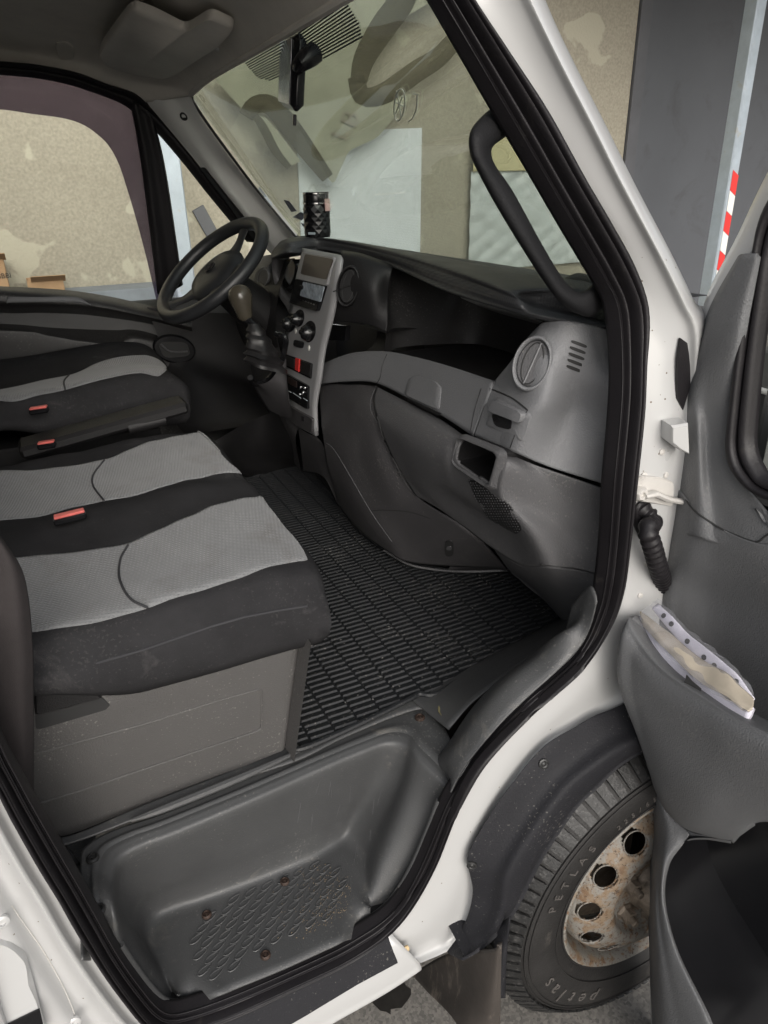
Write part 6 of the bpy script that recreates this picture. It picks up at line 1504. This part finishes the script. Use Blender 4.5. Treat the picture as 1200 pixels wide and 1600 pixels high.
wA = [(1262, 240), (1215, 300), (1194, 345), (1184, 395), (1172, 460), (1160, 540), (1150, 610), (1143, 670), (1141, 700), (1147, 728), (1164, 752), (1190, 773), (1240, 790), (1330, 800)]
wB = [(1290, 300), (1236, 345), (1216, 390), (1207, 440), (1198, 500), (1190, 560), (1184, 620), (1180, 665), (1179, 690), (1183, 712), (1192, 730), (1204, 745), (1250, 760), (1330, 768)]
A_ = [P(x, y, X=.872) for x, y in wA]; B_ = [P(x, y, X=.878) for x, y in wB]
band('window_rubber', A_, B_, [(0, .0), (.12, .016), (.38, .018), (.46, .006), (.56, .012), (.82, .010), (1, -.006)], M['rubber'], dtrim, (-1, 0, 0), n=70)
mb = MB(); mb.prism([P(x, y, X=.884) for x, y in [(1262, 240), (1200, 345), (1165, 540), (1150, 700), (1170, 750), (1240, 780), (1500, 800), (1500, 240)]], (.004, 0, 0)); mb.build('door_glass', M['sideglass'], dtrim, smooth=False)
# outer skin of the door
mb = MB(); o_ = [V((.985, y, z)) for y, z in ((.70, .46), (.72, .9), (.715, 1.3), (.65, 1.55), (.50, 1.80), (.35, 1.92), (.35, 1.28), (-.35, 1.28), (-.35, .46))]
mb.add([(.985, .70, .46), (.985, .70, 1.29), (.985, -.35, 1.29), (.985, -.35, .46)], [(0, 1, 2, 3)]).box((.985, .175, .875), (.012, 1.05, .83), ch=.004)
mb.build('door_skin', M['white'], dtrim)
# wing mirror seen through the door glass
mm_ = P(1195, 600, X=1.10)
MB().box(V((1.10, .44, 1.44)), (.10, .22, .30), ch=.04).build('mirror_head', M['white'], dtrim, angle=60)
MB().tube([V((1.0, .60, 1.34)), V((1.10, .50, 1.34))], .022, 12).tube([V((1.0, .60, 1.52)), V((1.10, .50, 1.52))], .022, 12).build('mirror_arm', M['black'], dtrim)

# ================================================================== PAPERS in the pocket
pp = root('document_sleeve', P(1080, 1050, X=.80), 'clear plastic sleeve of folded papers with punched white edge strip in the door pocket', 'document sleeve')
def PR(l): return [P(x, y, X=X_-.030) for x, y, X_ in l]
surf('papers', [
 PR([(994, 962, .835), (1035, 1000, .815), (1090, 1048, .805), (1140, 1080, .80), (1176, 1104, .80)]),
 PR([(992, 985, .825), (1022, 1020, .805), (1072, 1068, .795), (1120, 1098, .79), (1168, 1118, .79)]),
 PR([(1004, 1022, .815), (1030, 1058, .80), (1075, 1095, .79), (1120, 1120, .785), (1160, 1136, .785)])], M['paper'], pp, th=.010, nu=40, nv=6)
rows = [PR([(1000, 955, .845), (1042, 985, .83), (1090, 1025, .825), (1140, 1055, .82), (1178, 1092, .82)]), PR([(1003, 965, .825), (1045, 1008, .81), (1092, 1052, .80), (1140, 1080, .797), (1176, 1106, .797)]), PR([(1000, 975, .822), (1040, 1015, .805), (1086, 1060, .795), (1136, 1090, .79), (1168, 1112, .79)])]
vs, fs = grid(rows, nu=50, nv=8)
for k, v in enumerate(vs): vs[k] = v+V((.0006*math.sin((k % 51)*.55), 0, .0006*math.sin((k % 51)*.4)))
o = link('folded_pages', vs, fs, M['paper2'], pp); s_ = o.modifiers.new('t', 'SOLIDIFY'); s_.thickness = .003
_st = [(1023, 947), (1030, 944), (1050, 962), (1070, 985), (1100, 1008), (1130, 1035), (1150, 1052), (1165, 1078), (1176, 1100), (1170, 1102), (1140, 1075), (1118, 1055), (1090, 1033), (1060, 1003), (1036, 975), (1018, 952)]
a_ = PR([(1018, 950, .842), (1036, 973, .835), (1060, 1001, .83), (1090, 1031, .826), (1118, 1053, .824), (1142, 1075, .822), (1172, 1104, .82)]); b_ = PR([(1028, 943, .85), (1050, 963, .842), (1074, 989, .838), (1104, 1013, .834), (1132, 1036, .832), (1154, 1056, .83), (1180, 1092, .828)])
strip_ = surf('punched_strip', [a_, [p.lerp(q, .5)+V((-.002, 0, 0)) for p, q in zip(a_, b_)], b_], M['paper'], pp, th=.0015, nu=40, nv=4)
for x, y in ((1037, 962), (1049, 975), (1074, 1002), (1100, 1027), (1116, 1040), (1150, 1065)):
    h = hit(x, y, strip_)
    if h: MB().lathe([(.0042, 0), (.0042, .0006)], h[0], h[1], 14).build('punch_hole', M['ink'], strip_)
h = (P(1083, 1072, X=.752), V((-1, -.3, .3)).normalized())
plate('printed_logo', [(1073, 1054), (1082, 1064), (1096, 1076), (1094, 1086), (1080, 1078), (1070, 1066)], M['ink'], pp, h, out=.0012, deep=.0, ch=0)
rows = [[p+V((-.003, 0, .010)) for p in b_], [p+V((-.010, 0, .006)) for p in b_], [p+V((-.012, 0, .004)) for p in a_], PR([(994, 968, .815), (1022, 1005, .80), (1046, 1030, .79), (1075, 1052, .785), (1104, 1076, .782), (1134, 1094, .78), (1170, 1114, .78)])]
vs, fs = grid(rows, nu=60, nv=8)
for k, v in enumerate(vs): vs[k] = v+V((.0018*math.sin((k % 61)*.8+(k//61)*.6), 0, .0014*math.sin((k % 61)*.6+(k//61)*.9)))
o = link('plastic_sleeve', vs, fs, M['sleeve'], pp)

# ================================================================== TUMBLER on the dash
tb_ = P(498, 374, Z=1.512)+V((.0, .0, 0)); tb_ = P(497, 376, X=.745)
h = BV[dash.name].ray_cast(V((tb_.x, tb_.y, 1.8)), V((0, 0, -1)))
if h[0] is not None: tb_ = V((tb_.x, tb_.y, h[0].z+.001))
TH = P(502, 300, Y=tb_.y).z-tb_.z
can = root('black_tumbler', tb_, 'black diamond-faceted can with a metal band standing on the dashboard', 'tumbler')
mb = MB(); NF = 12; LV = 8; vs = []; fs = []; RT = .0345
for j in range(LV+1):
    for k in range(NF):
        a = 2*math.pi*(k+(.5 if j % 2 else 0))/NF; vs.append(V((math.cos(a), math.sin(a), 0))*(RT*(1.04 if 0 < j < LV else .97))+V((0, 0, TH*.72*j/LV))+tb_)
for j in range(LV):
    for k in range(NF):
        l = (k+1) % NF
        if j % 2 == 0: fs += [(j*NF+k, j*NF+l, (j+1)*NF+k), (j*NF+l, (j+1)*NF+l, (j+1)*NF+k)]
        else: fs += [(j*NF+k, (j+1)*NF+l, (j+1)*NF+k), (j*NF+k, j*NF+l, (j+1)*NF+l)]
fs.append(tuple(range(NF-1, -1, -1))); link('faceted_body', vs, fs, M['black'], can, smooth=False)
MB().lathe([(RT*.92, TH*.70), (RT*.98, TH*.74), (RT*.98, TH*.93), (RT*.95, TH*.955), (RT*1.0, TH*.965), (RT*1.0, TH), (RT*.85, TH*1.0), (RT*.82, TH*.97)], tb_, (0, 0, 1), 32).build('lid', M['black'], can)
MB().lathe([(RT*1.0, TH*.735), (RT*1.06, TH*.745), (RT*1.06, TH*.775), (RT*1.0, TH*.785)], tb_, (0, 0, 1), 36).build('metal_band', M['chrome'], can)
MB().lathe([(RT*.97, TH*.955), (RT*1.03, TH*.965), (RT*1.03, TH*.985), (RT*.97, TH*.99)], tb_, (0, 0, 1), 36).build('lid_ring', M['chrome'], can)
M['pinkchrome'] = mat('pink_clip', (.72, .50, .46), .3, .05)
MB().box(tb_+V((.018, -.036, TH*.72)), (.018, .004, .030), Matrix.Rotation(rad(24), 3, 'Z'), ch=.001).build('clip', M['pinkchrome'], can)
MB().box(tb_+V((-.026, -.024, TH*.1)), (.020, .004, .006), Matrix.Rotation(rad(-45), 3, 'Z'), ch=.001).build('name_bar', M['galv'], can)
